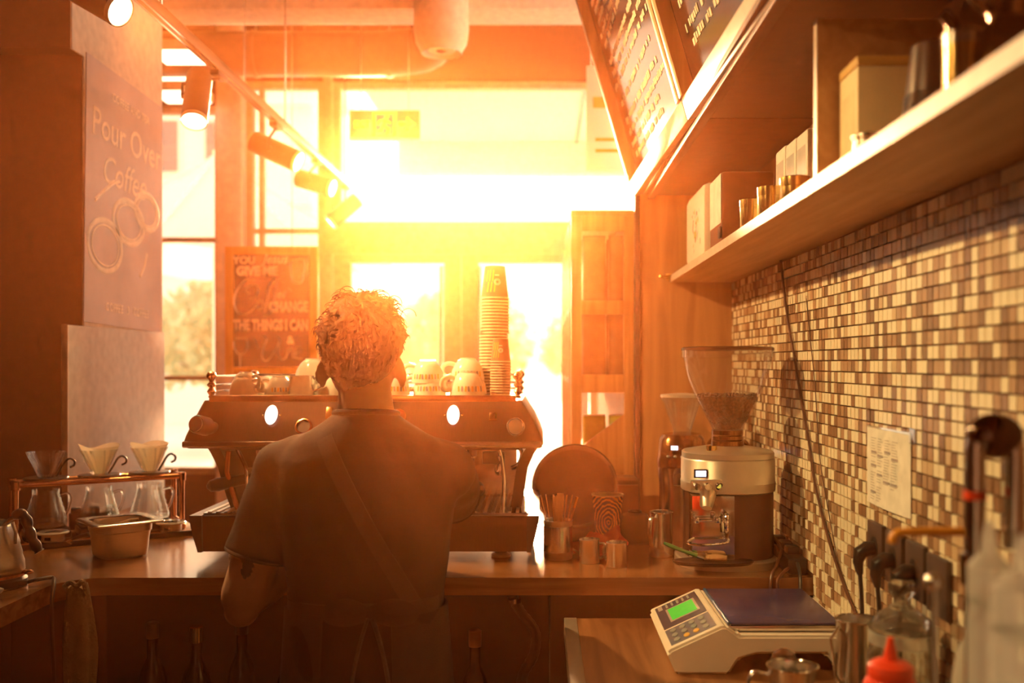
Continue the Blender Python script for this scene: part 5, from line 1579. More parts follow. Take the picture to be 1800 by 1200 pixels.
bp = thing('bronze_teapot', 'shiny dark bronze pot with a looped handle high on the shelf end', 'pot', (0.535, 1.13, ZSH))
part('body', MB().lathe([(0.035, 0), (0.042, 0.004), (0.048, 0.03), (0.046, 0.055), (0.036, 0.078), (0.026, 0.09), (0.030, 0.105), (0.028, 0.108)], 32), M_BRONZE, bp)
part('lid', MB().lathe([(0.028, 0.1085), (0.026, 0.116), (0.008, 0.124), (0.006, 0.132), (0.010, 0.138), (0.003, 0.144)], 28), M_BRONZE, bp)
part('pot_handle', MB().tube(smoothpath([(-0.030, 0.0, 0.098), (-0.050, 0, 0.125), (-0.030, 0, 0.155), (0.02, 0, 0.165), (0.05, 0, 0.145), (0.03, 0, 0.10)], 6), 0.005, 10), M_BRONZE, bp)
part('spout', MB().tube(smoothpath([(-0.042, 0, 0.04), (-0.062, 0, 0.055), (-0.070, 0, 0.085), (-0.082, 0, 0.098)], 5), [0.010 - 0.0003 * i for i in range(16)], 12), M_BRONZE, bp)
br2 = thing('brass_canister', 'polished brass canister on the shelf beside the bronze pot', 'canister', (0.478, 1.135, ZSH))
part('body', MB().lathe([(0.018, 0), (0.020, 0.002), (0.020, 0.062)], 28), M_BRASS, br2)
part('lid', MB().lathe([(0.0207, 0.0625), (0.0207, 0.076), (0.018, 0.079)], 28), M_STEEL, br2)
for k, (x, y, r, l) in enumerate(((0.465, 2.22, 0.0235, 'furthest of the shelf row'), (0.470, 2.06, 0.0235, 'in the middle of the shelf row'), (0.497, 1.955, 0.029, 'before the pale packs'))):
    t = thing('brass_tin', 'small round brass tin ' + l, 'tin', (x, y, ZSH), group='brass tins on the shelf')
    part('body', MB().lathe([(r * 0.98, 0), (r, 0.001), (r, 0.046)], 32), M_BRASS, t)
    part('lid', MB().lathe([(r * 1.035, 0.0462), (r * 1.04, 0.047), (r * 1.04, 0.064), (r * 0.98, 0.0655)], 32), M_BRASS, t)
for k in range(3):
    y = 2.035 + k * 0.092
    t = thing('pale_pack', 'flat pale printed pack standing on the shelf, %s' % ('nearest the end panel', 'middle of three', 'nearest the dark box')[k], 'pack', (0.555, y, ZSH), group='pale packs on the shelf')
    hh = (0.172, 0.174, 0.178)[k]
    part('box', MB().bb(-0.025, 0.06, -0.043, 0.043, 0, hh, 0.006), M_LABELW, t)
    part('print', MB().bb(-0.0254, -0.0252, -0.032, 0.032, 0.05, hh - 0.03), M_GREYB, t)
t = thing('dark_box', 'dark box with a white side label further along the shelf', 'box', (0.535, 2.70, ZSH))
part('box', MB().bb(-0.065, 0.075, -0.09, 0.09, 0, 0.205, 0.010), mat('dark_brown_card', (0.16, 0.06, 0.025), 0.5), t)
part('label', MB().bb(-0.0656, -0.0652, -0.085, 0.085, 0.07, 0.20), M_LABELW, t)
part('clasp', MB().bb(-0.070, -0.0655, -0.09, -0.06, 0.03, 0.06, 0.002), M_BLACK, t)
t = thing('floral_tin', 'rounded white tin with a floral print at the far shelf end', 'tin', (0.53, 3.02, ZSH))
part('box', MB().bb(-0.07, 0.07, -0.165, 0.165, 0, 0.222, 0.022), M_PLASTICW, t)
fb = MB()
for i in range(34):
    u, v = RN.gauss(-0.04, 0.04), 0.10 + RN.gauss(0, 0.035)
    rr_ = RN.uniform(0.004, 0.012)
    fb.lathe([(rr_, 0), (rr_ * 0.6, 0.0004)], 7, M=Matrix.Translation((-0.0703, max(-0.13, min(0.13, u)), v)) @ Matrix.Rotation(-PI / 2, 4, 'Y') @ Matrix.Diagonal((1, RN.uniform(0.4, 1), 1, 1)), mi=i % 3)
part('floral_print', fb, [M_PRINTG, mat('leaf_print', (0.45, 0.42, 0.06), 0.6), M_KRAFT], t, smooth=0, kind='stuff')
hk_ = thing('shelf_cap', 'tiny brass hook under the shelf by the partition', 'hook', at(1175, 486, 3.36))
part('hook', MB().tube(smoothpath([at(1182, 484, 3.395), at(1168, 487, 3.36), at(1160, 485, 3.34)], 4), 0.005, 8), M_BRASS, hk_, world=True)
part('plate', MB().bb(hk_.location.x - 0.004, hk_.location.x + 0.03, 3.390, 3.4015, hk_.location.z - 0.01, hk_.location.z + 0.012), M_BRASS, hk_, world=True)
hk_.name = 'brass_hook'

# ================================================================== MENU BOARDS over the bar
def menu(y0, y1, label, seed):
    rn = random.Random(seed)
    xb = lambda y: 0.33 + (3.4 - y) * 0.026
    a, b_ = Vector((xb(y1), y1, EYE + 0.585)), Vector((xb(y0), y0, EYE + 0.585))
    m = thing('menu_board', label, 'menu board', a, group='slanted menu boards')
    u = (b_ - a).normalized()
    L_ = (b_ - a).length
    v = Vector((-0.29, 0, 1)).normalized()
    v = (v - u * v.dot(u)).normalized()
    n = u.cross(v)
    if n.x > 0:
        n = -n
    R3 = Matrix.Identity(3)
    R3.col[0], R3.col[1], R3.col[2] = u, v, u.cross(v)
    sgn = 1 if u.cross(v).dot(n) > 0 else -1
    M = R3.to_4x4()
    H = 0.86
    part('panel', MB().bb(0.0, L_, 0.0, H, -0.02 * sgn, -0.006 * sgn, 0, M), M_MENU, m, smooth=0)
    part('bottom_bar', MB().bb(0.0, L_, -0.012, 0.040, -0.024 * sgn, 0.022 * sgn, 0.002, M), M_EDGE, m)
    part('top_bar', MB().bb(0.0, L_, H - 0.045, H, -0.0055 * sgn, 0.024 * sgn, 0.002, M), M_RACK, m)
    for x0 in (0.001, L_ - 0.041):
        part('side_bar', MB().bb(x0, x0 + 0.040, 0.0405, H - 0.0455, -0.0055 * sgn, 0.028 * sgn, 0.002, M), M_RACK, m)
    tx = MB()
    z = H - 0.10
    while z > 0.07:
        x = 0.09 + rn.uniform(0, 0.05)
        xe = L_ - 0.12 - rn.uniform(0, 0.3)
        while x < xe:
            ww = rn.uniform(0.008, 0.02)
            tx.bb(x, x + ww, z - rn.uniform(0.005, 0.011), z + rn.uniform(0.005, 0.011), -0.0055 * sgn, -0.0045 * sgn, 0, M @ Matrix.Rotation(0, 4, 'Z'))
            x += ww + (0.006 if rn.random() < 0.8 else 0.03)
        if rn.random() < 0.8:
            tx.bb(L_ - 0.10, L_ - 0.06, z - 0.009, z + 0.009, -0.0055 * sgn, -0.0045 * sgn, 0, M)
        z -= rn.choice((0.038, 0.038, 0.06))
    part('lettering', tx, M_CHALK, m, smooth=0, kind='stuff')
    return m
menu(2.335, 3.40, 'slanted glossy menu board with chalk lines, at the street end', 4)
menu(1.20, 2.328, 'slanted glossy menu board with chalk lines, nearer the camera', 9)
hs_ = thing('hanging_sign', 'pale hanging sign panel beyond the menu boards near the street', 'sign', at(1068, 120, 4.5))
part('panel', MB().bb(0.20, 0.40, 4.49, 4.505, EYE + 0.87, EYE + 1.34, 0.003), M_PAPER, hs_, world=True)
part('lettering', MB().bb(0.24, 0.36, 4.486, 4.4895, EYE + 0.95, EYE + 0.965).bb(0.24, 0.34, 4.486, 4.4895, EYE + 1.0, EYE + 1.015).bb(0.23, 0.37, 4.486, 4.4895, EYE + 1.15, EYE + 1.20), M_PRINTA, hs_, world=True)
for x in (0.22, 0.38):
    part('wire', MB().cyl((x, 4.497, EYE + 1.34), (x, 4.497, ZC - 0.001), 0.002, seg=6), M_STEEL, hs_, world=True)

# ================================================================== DISPLAY RACK
rk = thing('display_rack', 'tall oak display rack of coffee bags standing before the entrance', 'rack', (0.19, 4.2, 0))
def rx(px, Y):
    return (px - VX) * Y / FPX
X0a, X1a = rx(1004, 3.48), 0.325
ZRT = EYE + 0.515
for nm, (x0, x1) in (('post', (X0a, X0a + 0.036)), ('post', (X1a - 0.038, X1a))):
    part(nm, MB().bb(x0, x1, 3.48, 3.52, 0, ZRT, 0.002), M_RACK, rk, world=True)
    part(nm, MB().bb(x0 - 0.0, x1, 5.16, 5.20, 0, ZRT, 0.002), M_RACK, rk, world=True)
part('top', MB().bb(X0a, X1a, 3.475, 5.20, ZRT, ZRT + 0.018, 0.002), M_RACK, rk, world=True)
part('back', MB().bb(X1a - 0.036, X1a - 0.020, 3.525, 5.155, 0.02, ZRT - 0.002), M_RACK, rk, world=True)
ZSL = [EYE + (VY - p) * 3.48 / FPX for p in (532, 668, 838)]
for z in ZSL + [0.35]:
    part('shelf', MB().bb(X0a + 0.002, X1a - 0.037, 3.485, 5.19, z - 0.022, z, 0.002), M_RACK, rk, world=True)
for pa_, pb2 in ((378, 406), (528, 552), (658, 690), (805, 842)):
    za_, zb_ = EYE + (VY - pa_) * 3.48 / FPX, EYE + (VY - pb2) * 3.48 / FPX
    part('cross_rail', MB().bb(X0a + 0.0365, X1a - 0.0385, 3.482, 3.497, zb_, za_, 0.001), M_RACK, rk, world=True)
sl_ = MB()
zz = lambda p: EYE + (VY - p) * 3.49 / FPX
sl_.rings([[Vector((X0a + 0.037, y, zz(784))), Vector((X1a - 0.039, y, zz(728))), Vector((X1a - 0.039, y, zz(805))), Vector((X0a + 0.037, y, zz(805)))] for y in (3.484, 3.496)])
part('slanted_panel', sl_, M_RACK, rk, world=True, smooth=0)
for k in range(4):
    y = 3.70 + k * 0.42
    part('divider', MB().bb(X0a - 0.004, X0a + 0.018, y, y + 0.03, 0.02, ZRT - 0.001, 0.002), M_EDGE, rk, world=True)
def bag(loc, h, label, m, grp, r=0.042):
    b = thing('coffee_bag', label, 'bag', loc, RN.uniform(-0.2, 0.2), grp)
    part('body', MB().rings([ellipse_ring((0, 0, 0), r, r * 0.75, 24, 3.2), ellipse_ring((0, 0, h * 0.1), r * 1.05, r * 0.8, 24, 3), ellipse_ring((0, 0, h * 0.7), r, r * 0.7, 24, 2.8), ellipse_ring((0, 0, h * 0.9), r * 0.98, r * 0.3, 24, 2.5), ellipse_ring((0, 0, h), r * 0.98, 0.004, 24, 2.5)]), m, b, smooth=60)
    part('fold', MB().bb(-r * 0.96, r * 0.96, -0.004, 0.004, h * 0.992, h * 1.02, 0.002), M_LABELW if m is M_GREENP else m, b)
    return b
tags = ('by the side post', 'by the partition post')
for si, (zb_, h, m, nm) in enumerate(((ZSL[0], 0.24, M_BAG, 'top'), (ZSL[1], 0.235, M_BAG, 'second'), (ZSL[2] + 0.10, 0.19, M_GREENP, 'third'))):
    for ci in range(2):
        if si == 2:
            zb_ = ZSL[2]
        x = X0a + 0.085 + ci * 0.092
        lab = '%s coffee bag on the %s rack shelf %s' % ('lime green' if m is M_GREENP else 'brown', nm, tags[ci])
        b = bag((x, 3.56, zb_ + 0.0006), h if m is M_BAG else 0.21, lab, m, 'coffee bags in the rack')
        if si < 2:
            for dy in (0.12, 0.24):
                dup(b, (x, 3.56 + dy, zb_ + 0.0006), 0.05, 'brown coffee bag on the %s rack shelf %s, %s' % (nm, tags[ci], 'second row' if dy < 0.2 else 'third row'))

# ================================================================== SIGNS
ex = thing('exit_sign', 'dark hanging exit sign with yellow green lettering and an arrow', 'sign', (-0.79, 5.0, EYE + 1.198))
part('panel', MB().bb(-0.176, 0.176, -0.012, 0.012, -0.069, 0.069, 0.003), M_SIGN, ex)
part('bottom_trim', MB().bb(-0.178, 0.178, -0.013, 0.013, -0.079, -0.0695, 0.002), M_EDGE, ex)
FZ = Matrix.Rotation(PI / 2, 4, 'X')
lettering('EXIT', 0.050, M_SIGNG, ex, Matrix.Translation((-0.114, -0.0128, -0.004)) @ FZ @ Matrix.Diagonal((0.78, 1, 1, 1)), bold=0.0005)
pg = MB()
f = -0.0132
def flat(poly):
    pg.prism(poly, 0, 0.0012, M=Matrix.Translation((0, f + 0.0008, 0)) @ FZ)
def bar2(a, b_, w_):
    a, b_ = Vector((a[0], a[1])), Vector((b_[0], b_[1]))
    d = (b_ - a).normalized()
    nrm = Vector((-d.y, d.x)) * w_ / 2
    flat([tuple(a - nrm), tuple(b_ - nrm), tuple(b_ + nrm), tuple(a + nrm)])
# door frame
flat([(-0.058, -0.06), (-0.046, -0.06), (-0.046, 0.06), (-0.058, 0.06)])
flat([(0.046, -0.06), (0.058, -0.06), (0.058, 0.06), (0.046, 0.06)])
flat([(-0.045, 0.050), (0.045, 0.050), (0.045, 0.06), (-0.045, 0.06)])
flat([(-0.045, -0.06), (-0.02, -0.06), (-0.02, -0.052), (-0.045, -0.052)])
# running man
flat([(0.012 + 0.0095 * math.cos(i * PI / 6), 0.036 + 0.0095 * math.sin(i * PI / 6)) for i in range(12)])
bar2((0.008, 0.024), (-0.006, -0.012), 0.018)
bar2((0.006, 0.020), (0.030, 0.004), 0.008)
bar2((0.002, 0.020), (-0.024, 0.014), 0.008)
bar2((-0.024, 0.016), (-0.032, -0.004), 0.008)
bar2((-0.004, -0.010), (0.022, -0.026), 0.010)
bar2((0.022, -0.024), (0.014, -0.052), 0.009)
bar2((-0.008, -0.012), (-0.018, -0.036), 0.010)
bar2((-0.018, -0.034), (-0.042, -0.042), 0.009)
part('pictogram', pg, M_SIGNG, ex, smooth=0)
pg = MB()
flat([(0.072, -0.010), (0.112, -0.010), (0.112, -0.032), (0.152, 0.0), (0.112, 0.032), (0.112, 0.010), (0.072, 0.010)])
part('arrow', pg, M_SIGNG, ex, smooth=0)
for x in (-0.12, 0.12):
    part('wire', MB().cyl((x, 0, 0.069), (x, 0, ZC - ex.location.z - 0.001), 0.0025, seg=6), M_STEEL, ex)

cbd = thing('chalkboard', 'tall chalkboard in a yellow wood frame with coffee and wine lettering', 'sign', (-1.356, 5.0, EYE + 0.20))
BW, BH0, BH1 = 0.233, -0.262, 0.385
part('slate', MB().bb(-BW + 0.03, BW - 0.03, -0.006, 0.010, BH0 + 0.03, BH1 - 0.03), M_SLATE, cbd, smooth=0)
for nm, bx in (('frame_side', (-BW, -BW + 0.042, BH0, BH1)), ('frame_side', (BW - 0.042, BW, BH0, BH1)), ('frame_rail', (-BW + 0.0425, BW - 0.0425, BH1 - 0.042, BH1)), ('frame_rail', (-BW + 0.0425, BW - 0.0425, BH0, BH0 + 0.042))):
    part(nm, MB().bb(bx[0], bx[1], -0.018, 0.012, bx[2], bx[3], 0.003), M_YELLOWWOOD, cbd)
def chalk(body, px, py, size, **kw):
    p = at(px, py, 5.0) - cbd.location
    wide = kw.pop('wide', 1.0)
    lettering(body, size, M_CHALK, cbd, Matrix.Translation((p.x, -0.0072, p.z)) @ FZ @ Matrix.Diagonal((wide, 1, 1, 1)), **kw)
chalk('YOU', 430, 458, 0.052, bold=0.001)
chalk('Jesus', 484, 456, 0.062, shear=0.3, bold=0.001)
chalk('GIVE ME', 452, 477, 0.062, bold=0.0025, wide=0.9)
chalk('of', 494, 518, 0.05, shear=0.2)
chalk('CHANGE', 508, 540, 0.066, bold=0.003, wide=0.72)
chalk('THE THINGS I CAN', 477, 572, 0.070, bold=0.003, wide=0.62)
chalk('&', 511, 598, 0.055, bold=0.001)
strokes = MB()
def stroke(pxs, w0, w1=None):
    pts = [at(px, py, 5.0) - cbd.location for px, py in pxs]
    pts = smoothpath([Vector((p.x, -0.0072, p.z)) for p in pts], 6)
    n = len(pts)
    strokes.tube(pts, [(w0 + ((w1 or w0) - w0) * i / (n - 1)) for i in range(n)], 6, flat=(1, 0.12))
    return strokes
stroke([(440, 516), (434, 512), (437, 504), (448, 500), (455, 508), (450, 522), (440, 525)] , 0.010)
stroke([(449, 492), (433, 492), (418, 510), (413, 530), (418, 548), (430, 552), (444, 545), (453, 535)], 0.014)
stroke([(453, 532), (460, 528), (463, 538), (456, 544), (452, 536)], 0.010)
stroke([(466, 550), (470, 530), (474, 505), (482, 490), (486, 494)], 0.012)
stroke([(474, 552), (482, 530), (486, 505), (492, 492), (498, 496)], 0.012)
stroke([(492, 528), (500, 516), (508, 508), (512, 512)], 0.010)
stroke([(464, 556), (474, 552), (488, 540), (498, 530)], 0.008)
# big U shaped cup
stroke([(511, 462), (514, 490), (522, 498), (532, 494), (536, 470), (536, 456)], 0.016)
stroke([(508, 458), (524, 456), (537, 456)], 0.008)
# wine glass
stroke([(412, 600), (413, 612), (421, 622), (430, 620), (436, 610), (435, 594)], 0.011)
stroke([(413, 596), (424, 594), (435, 595)], 0.006)
stroke([(423, 622), (423, 634), (423, 645)], 0.008)
# Wine
stroke([(447, 592), (452, 604), (455, 612)], 0.008)
stroke([(464, 590), (470, 596), (464, 612), (462, 628), (470, 634), (482, 620), (492, 600), (490, 592)], 0.012)
stroke([(492, 600), (490, 622), (498, 632), (506, 622), (512, 612)], 0.009)
stroke([(504, 630), (507, 614), (514, 612), (516, 630)], 0.008)
stroke([(520, 622), (528, 616), (530, 610), (522, 612), (520, 628), (532, 630)], 0.008)
part('drawing', strokes, M_CHALK, cbd, smooth=60)
for x in (-0.14, 0.10):
    part('wire', MB().cyl((x, 0, BH1), (x, 0, ZC - cbd.location.z - 0.001), 0.002, seg=6), M_STEEL, cbd)
for px, Y in ((535, 5.3), (430, 4.2)):
    q = at(px, 140, Y)
    wr = thing('ceiling_wire', 'thin pale wire hanging from the ceiling %s' % ('by the exit sign' if px == 535 else 'beside the track lamps'), 'wire', q)
    part('wire', MB().cyl((0, 0, 0), (0, 0, ZC - q.z - 0.001), 0.002, seg=6), M_STEEL, wr)
    part('ceiling_cap', MB().cyl((0, 0, ZC - q.z - 0.012), (0, 0, ZC - q.z - 0.001), 0.012, seg=12), M_STEEL, wr)

# poster on the pillar (faces the bar): u along +Y, v up
po = thing('coffee_poster', 'tall grey brown poster for pour over coffee hung on the pillar', 'poster', (-1.4725, 3.52, EYE + 0.56))
PH, PWd = 0.87, 0.64
PR = Matrix.Identity(3)
PR.col[0], PR.col[1], PR.col[2] = Vector((0, 1, 0)), Vector((0, 0, 1)), Vector((1, 0, 0))
PMx = PR.to_4x4() @ Matrix.Rotation(math.radians(-1.5), 4, 'Z')
part('sheet', MB().bb(-PWd / 2, PWd / 2, -PH / 2, PH / 2, 0.0, 0.004, 0.0, PMx), M_POSTER, po, smooth=0)
pl = lambda x, y: PMx @ Matrix.Translation((x, y, 0.0042))
M_PINK = mat('poster_cream_ink', (0.72, 0.62, 0.50), 0.6)
lettering('Pour Over', 0.134, M_PINK, po, pl(0.01, 0.225), bold=0.001, shear=0.05)
lettering('Coffee', 0.135, M_PINK, po, pl(-0.02, 0.085), bold=0.0005, shear=0.22)
lettering('COFFEE AND TEA', 0.040, M_PINK, po, pl(0.03, 0.345), bold=0.001)
lettering('COFFEE   3   COFFEE', 0.040, M_PINK, po, pl(0.02, -0.375), bold=0.001)
dw = MB()
for (x, y, rx_, ry_) in ((-0.17, -0.17, 0.13, 0.085), (0.02, -0.06, 0.13, 0.075), (0.18, 0.005, 0.11, 0.065)):
    for kk in (1.0, 0.8):
        ring = [Vector((x + rx_ * kk * math.cos(2 * PI * i / 32), y + ry_ * kk * math.sin(2 * PI * i / 32), 0.0045)) for i in range(32)]
        dw.tube(ring, 0.010 if kk == 1 else 0.004, 6, closed=True, M=PMx, flat=(1, 0.15) if False else None)
dw.tube(smoothpath([(-0.25, -0.03, 0.0045), (-0.17, 0.02, 0.0045), (-0.10, 0.06, 0.0045), (-0.06, 0.07, 0.0045)], 5), 0.007, 6, M=PMx)
dw.tube(smoothpath([(0.12, -0.24, 0.0045), (0.16, -0.20, 0.0045), (0.18, -0.15, 0.0045)], 5), 0.007, 6, M=PMx)
dw.v = [Vector((max(0.0035, min(v.x, 0.0062)), v.y, v.z)) for v in dw.v]
part('drawing', dw, M_PINK, po, smooth=60)

# ================================================================== TRACK LIGHTS
XTK, ZTK = -1.11, EYE + 1.0
tr = thing('light_track', 'long ceiling light track with two shiny grooves above the bar', 'light track', (XTK, 3.0, ZTK))
part('rail', MB().bb(XTK - 0.018, XTK + 0.018, 0.3, 5.75, ZTK, ZTK + 0.032, 0.002), M_LAMPB, tr, world=True)
for x in (-0.010, 0.010):
    part('conductor', MB().bb(XTK + x - 0.0035, XTK + x + 0.0035, 0.3, 5.75, ZTK - 0.002, ZTK + 0.001), M_STEEL, tr, world=True)
for y in (1.0, 2.9, 4.3, 5.6):
    part('suspension_rod', MB().cyl((XTK, y, ZTK + 0.032), (XTK, y, ZC - 0.001), 0.004, seg=8), M_STEEL, tr, world=True)
def lamp(mount_y, axis, mouth, length, r, label, watts=0.0, spot=70, blend=0.6):
    """axis: direction the lamp points"""
    d = Vector(axis).normalized()
    mouth = Vector(mouth)
    back = mouth - d * length
    mid = mouth - d * length * 0.55
    t = thing('track_lamp', label, 'lamp', mid, group='track lamps')
    part('body', MB().tube([back, back + d * 0.004, mouth - d * 0.020, mouth - d * 0.0125], [r * 0.9, r, r, r], 26), M_LAMPB, t, world=True)
    part('lens_rim', MB().tube([mouth - d * 0.012, mouth], r * 1.02, 26, cap=False).tube([mouth, mouth - d * 0.012], r * 0.93, 26, cap=False), M_RIMW, t, world=True)
    part('lens', MB().tube([mouth - d * 0.010, mouth - d * 0.0065], r * 0.92, 26), M_LENS, t, world=True)
    top = Vector((XTK, mount_y, ZTK - 0.0025))
    part('adapter', MB().bb(XTK - 0.016, XTK + 0.016, mount_y - 0.05, mount_y + 0.05, ZTK - 0.022, ZTK - 0.0026, 0.003), M_LAMPB, t, world=True)
    side = d.cross(Vector((0, 0, 1)))
    side = side.normalized() if side.length > 0.2 else Vector((1, 0, 0))
    part('bracket', MB().tube([top - Vector((0, 0, 0.02)), mid + side * r * 1.1 + Vector((0, 0, r * 0.9)), mid + side * r * 1.12], 0.006, 8).cyl(mid + side * r * 1.2, mid + side * r * 0.9, 0.012, seg=12), M_LAMPB, t, world=True)
    if watts:
        li = bpy.data.lights.new('lamp_light', 'SPOT')
        li.energy = watts
        li.color = LAMP_COL
        li.spot_size = math.radians(spot)
        li.spot_blend = blend
        li.shadow_soft_size = 0.02
        lo = bpy.data.objects.new('lamp_light', li)
        C.objects.link(lo)
        lo.parent = t
        lo.location = (mouth + d * 0.006) - mid
        lo.rotation_euler = d.to_track_quat('-Z', 'Y').to_euler()
    return t
ma = at(212, 20, 2.62)
lamp(2.55, Vector((XW, 2.12, EYE - 0.14)) - ma, ma, 0.21, 0.043, 'dark cylinder track lamp above the pour over stand with its bright lens showing', SPOT_W, 98, 0.5)
m1 = at(341, 214, 3.30)
lamp(3.42, (m1 - at(352, 124, 3.42)), m1, 0.215, 0.0425, 'dark cylinder track lamp pointing down beside the pillar poster', SPOT_W * 0.2, 70)
m2 = at(526, 285, 4.15)
lamp(4.15, Vector((0.9, -0.15, -0.42)), m2, 0.225, 0.045, 'dark cylinder track lamp pointing along the bar, third from the window', SPOT_W * 0.15, 60)
m3 = at(586, 331, 4.95)
lamp(4.90, Vector((0.93, -0.2, -0.30)), m3, 0.20, 0.045, 'dark cylinder track lamp second from the street window', SPOT_W * 0.15, 60)
m4 = at(580, 392, 5.60)
lamp(5.62, Vector((-0.7, -0.2, -0.66)), m4, 0.21, 0.045, 'dark cylinder track lamp nearest the street window, tilted the other way', SPOT_W * 0.1, 60)
mb_ = Vector((-1.04, 0.95, EYE + 0.90))
lamp(0.95, Vector((0.60, 1.75, EYE - 0.35)) - mb_, mb_, 0.20, 0.043, 'dark cylinder track lamp out of view near the camera', SPOT_W * 0.5, 50, 0.8)
# ================================================================== THE BARISTA
BX, BY = -0.370, 2.10
def V(x, y, z):
    return Vector((x, y, EYE + z))
sk = MB()
def ring(dx, dy, z, rx, ry, p=2.2):
    return ellipse_ring((BX + dx, BY + dy, EYE + z), rx, ry, 32, p)
# trunk (under the clothes) and neck
sk.rings([ring(0, 0.0, -0.74, 0.13, 0.09), ring(0, 0, -0.62, 0.145, 0.095), ring(0, 0, -0.50, 0.135, 0.085), ring(0, 0, -0.38, 0.150, 0.090), ring(0, 0, -0.26, 0.165, 0.09),
          ring(0, 0, -0.18, 0.150, 0.075), ring(0, 0, -0.135, 0.085, 0.062), ring(-0.002, 0.005, -0.105, 0.060, 0.056, 2), ring(-0.006, 0.012, -0.06, 0.0555, 0.055, 2), ring(-0.012, 0.025, 0.0, 0.052, 0.055, 2)])
# head
HC = V(BX - 0.016, BY + 0.042, 0.014)
sk.ball(HC, (0.074, 0.094, 0.105), 28, 18)
sk.ball(HC + Vector((0, 0.030, -0.050)), (0.058, 0.066, 0.070), 24, 14)
sk.ball(HC + Vector((0, 0.066, -0.095)), (0.028, 0.024, 0.022), 16, 10)
sk.capsule(HC + Vector((0, 0.094, 0.005)), HC + Vector((0, 0.112, -0.032)), 0.009, 0.014)
for s in (-1, 1):
    sk.ball(HC + Vector((s * 0.010, 0.103, -0.034)), (0.009, 0.009, 0.007), 12, 8)
    sk.ball(HC + Vector((s * 0.033, 0.078, 0.018)), (0.022, 0.014, 0.008), 12, 8)
    sk.ball(HC + Vector((s * 0.040, 0.068, -0.025)), (0.020, 0.020, 0.016), 12, 8)
    # ear: shell, rim and lobe
    ec = HC + Vector((s * 0.079, -0.010, -0.030))
    Mx = Matrix.Translation(ec) @ Matrix.Rotation(s * math.radians(-14), 4, 'Y') @ Matrix.Rotation(s * math.radians(32), 4, 'Z')
    sk.ball((0, 0, 0), (0.0065, 0.020, 0.031), 18, 12, Mx)
    sk.tube([Mx @ Vector((0.003 * s, -0.020 * math.cos(t) * 1.0, 0.030 * math.sin(t))) for t in [(-1.2 + 0.24 * i) for i in range(15)]], 0.0045, 8)
    sk.ball((s * 0.001, 0.004, -0.030), (0.006, 0.010, 0.010), 12, 8, Mx)
    sk.capsule(ec + Vector((-s * 0.02, 0.012, -0.002)), ec + Vector((0, 0.004, 0)), 0.014, 0.010)
sk.capsule(HC + Vector((-0.016, 0.096, -0.066)), HC + Vector((0.016, 0.096, -0.066)), 0.0075, 0.0075)
sk.capsule(HC + Vector((-0.013, 0.092, -0.076)), HC + Vector((0.013, 0.092, -0.076)), 0.008, 0.008)
# arms
LS, LE, LW = V(-0.545, BY + 0.00, -0.222), V(-0.622, BY - 0.015, -0.485), V(-0.520, BY + 0.20, -0.420)
RS, RE, RWr = V(-0.204, BY + 0.01, -0.226), V(-0.212, BY + 0.225, -0.318), V(-0.375, BY + 0.375, -0.350)
def arm(s, e, w):
    sk.capsule(s, s.lerp(e, 0.5), 0.045, 0.050)
    sk.capsule(s.lerp(e, 0.45), e, 0.051, 0.050)
    f = e.lerp(w, 0.28)
    sk.capsule(e, f, 0.049, 0.050)
    sk.capsule(f, w, 0.049, 0.029)
arm(LS, LE, LW)
arm(RS, RE, RWr)
sk.ball(LE + Vector((-0.004, -0.012, -0.030)), (0.036, 0.034, 0.034), 18, 12)
def hand(w, d, pn_, th):
    """w wrist, d pointing direction, pn_ palm normal, th thumb side"""
    d, pn_, th = d.normalized(), pn_.normalized(), th.normalized()
    m = w + d * 0.045
    R3 = Matrix.Identity(3)
    R3.col[0], R3.col[1], R3.col[2] = th, d, pn_
    sk.ball((0, 0, 0), (0.040, 0.052, 0.017), 20, 12, Matrix.Translation(m) @ R3.to_4x4())
    for i, (o, L) in enumerate(((0.030, 0.074), (0.010, 0.082), (-0.010, 0.076), (-0.029, 0.060))):
        a = m + d * 0.036 + th * o
        b_ = a + d * L * 0.42 + pn_ * L * 0.14
        c_ = b_ + d * L * 0.16 + pn_ * L * 0.30
        e_ = c_ - d * L * 0.08 + pn_ * L * 0.22
        sk.capsule(a, b_, 0.0095, 0.0088, 12)
        sk.capsule(b_, c_, 0.0088, 0.0080, 12)
        sk.capsule(c_, e_, 0.0080, 0.0068, 12)
    a = m - d * 0.018 + th * 0.030
    b_ = a + th * 0.028 + d * 0.026 + pn_ * 0.012
    c_ = b_ + d * 0.028 + pn_ * 0.020 + th * 0.002
    sk.capsule(a, b_, 0.013, 0.0105, 12)
    sk.capsule(b_, c_, 0.0105, 0.008, 12)
hand(LW, Vector((0.35, 0.85, 0.25)), Vector((0.55, 0.1, -0.8)), Vector((0.85, -0.45, 0.3)))
hand(RWr, Vector((-0.80, 0.55, 0.0)), Vector((0.0, 0.25, -0.95)), Vector((-0.55, -0.8, -0.2)))
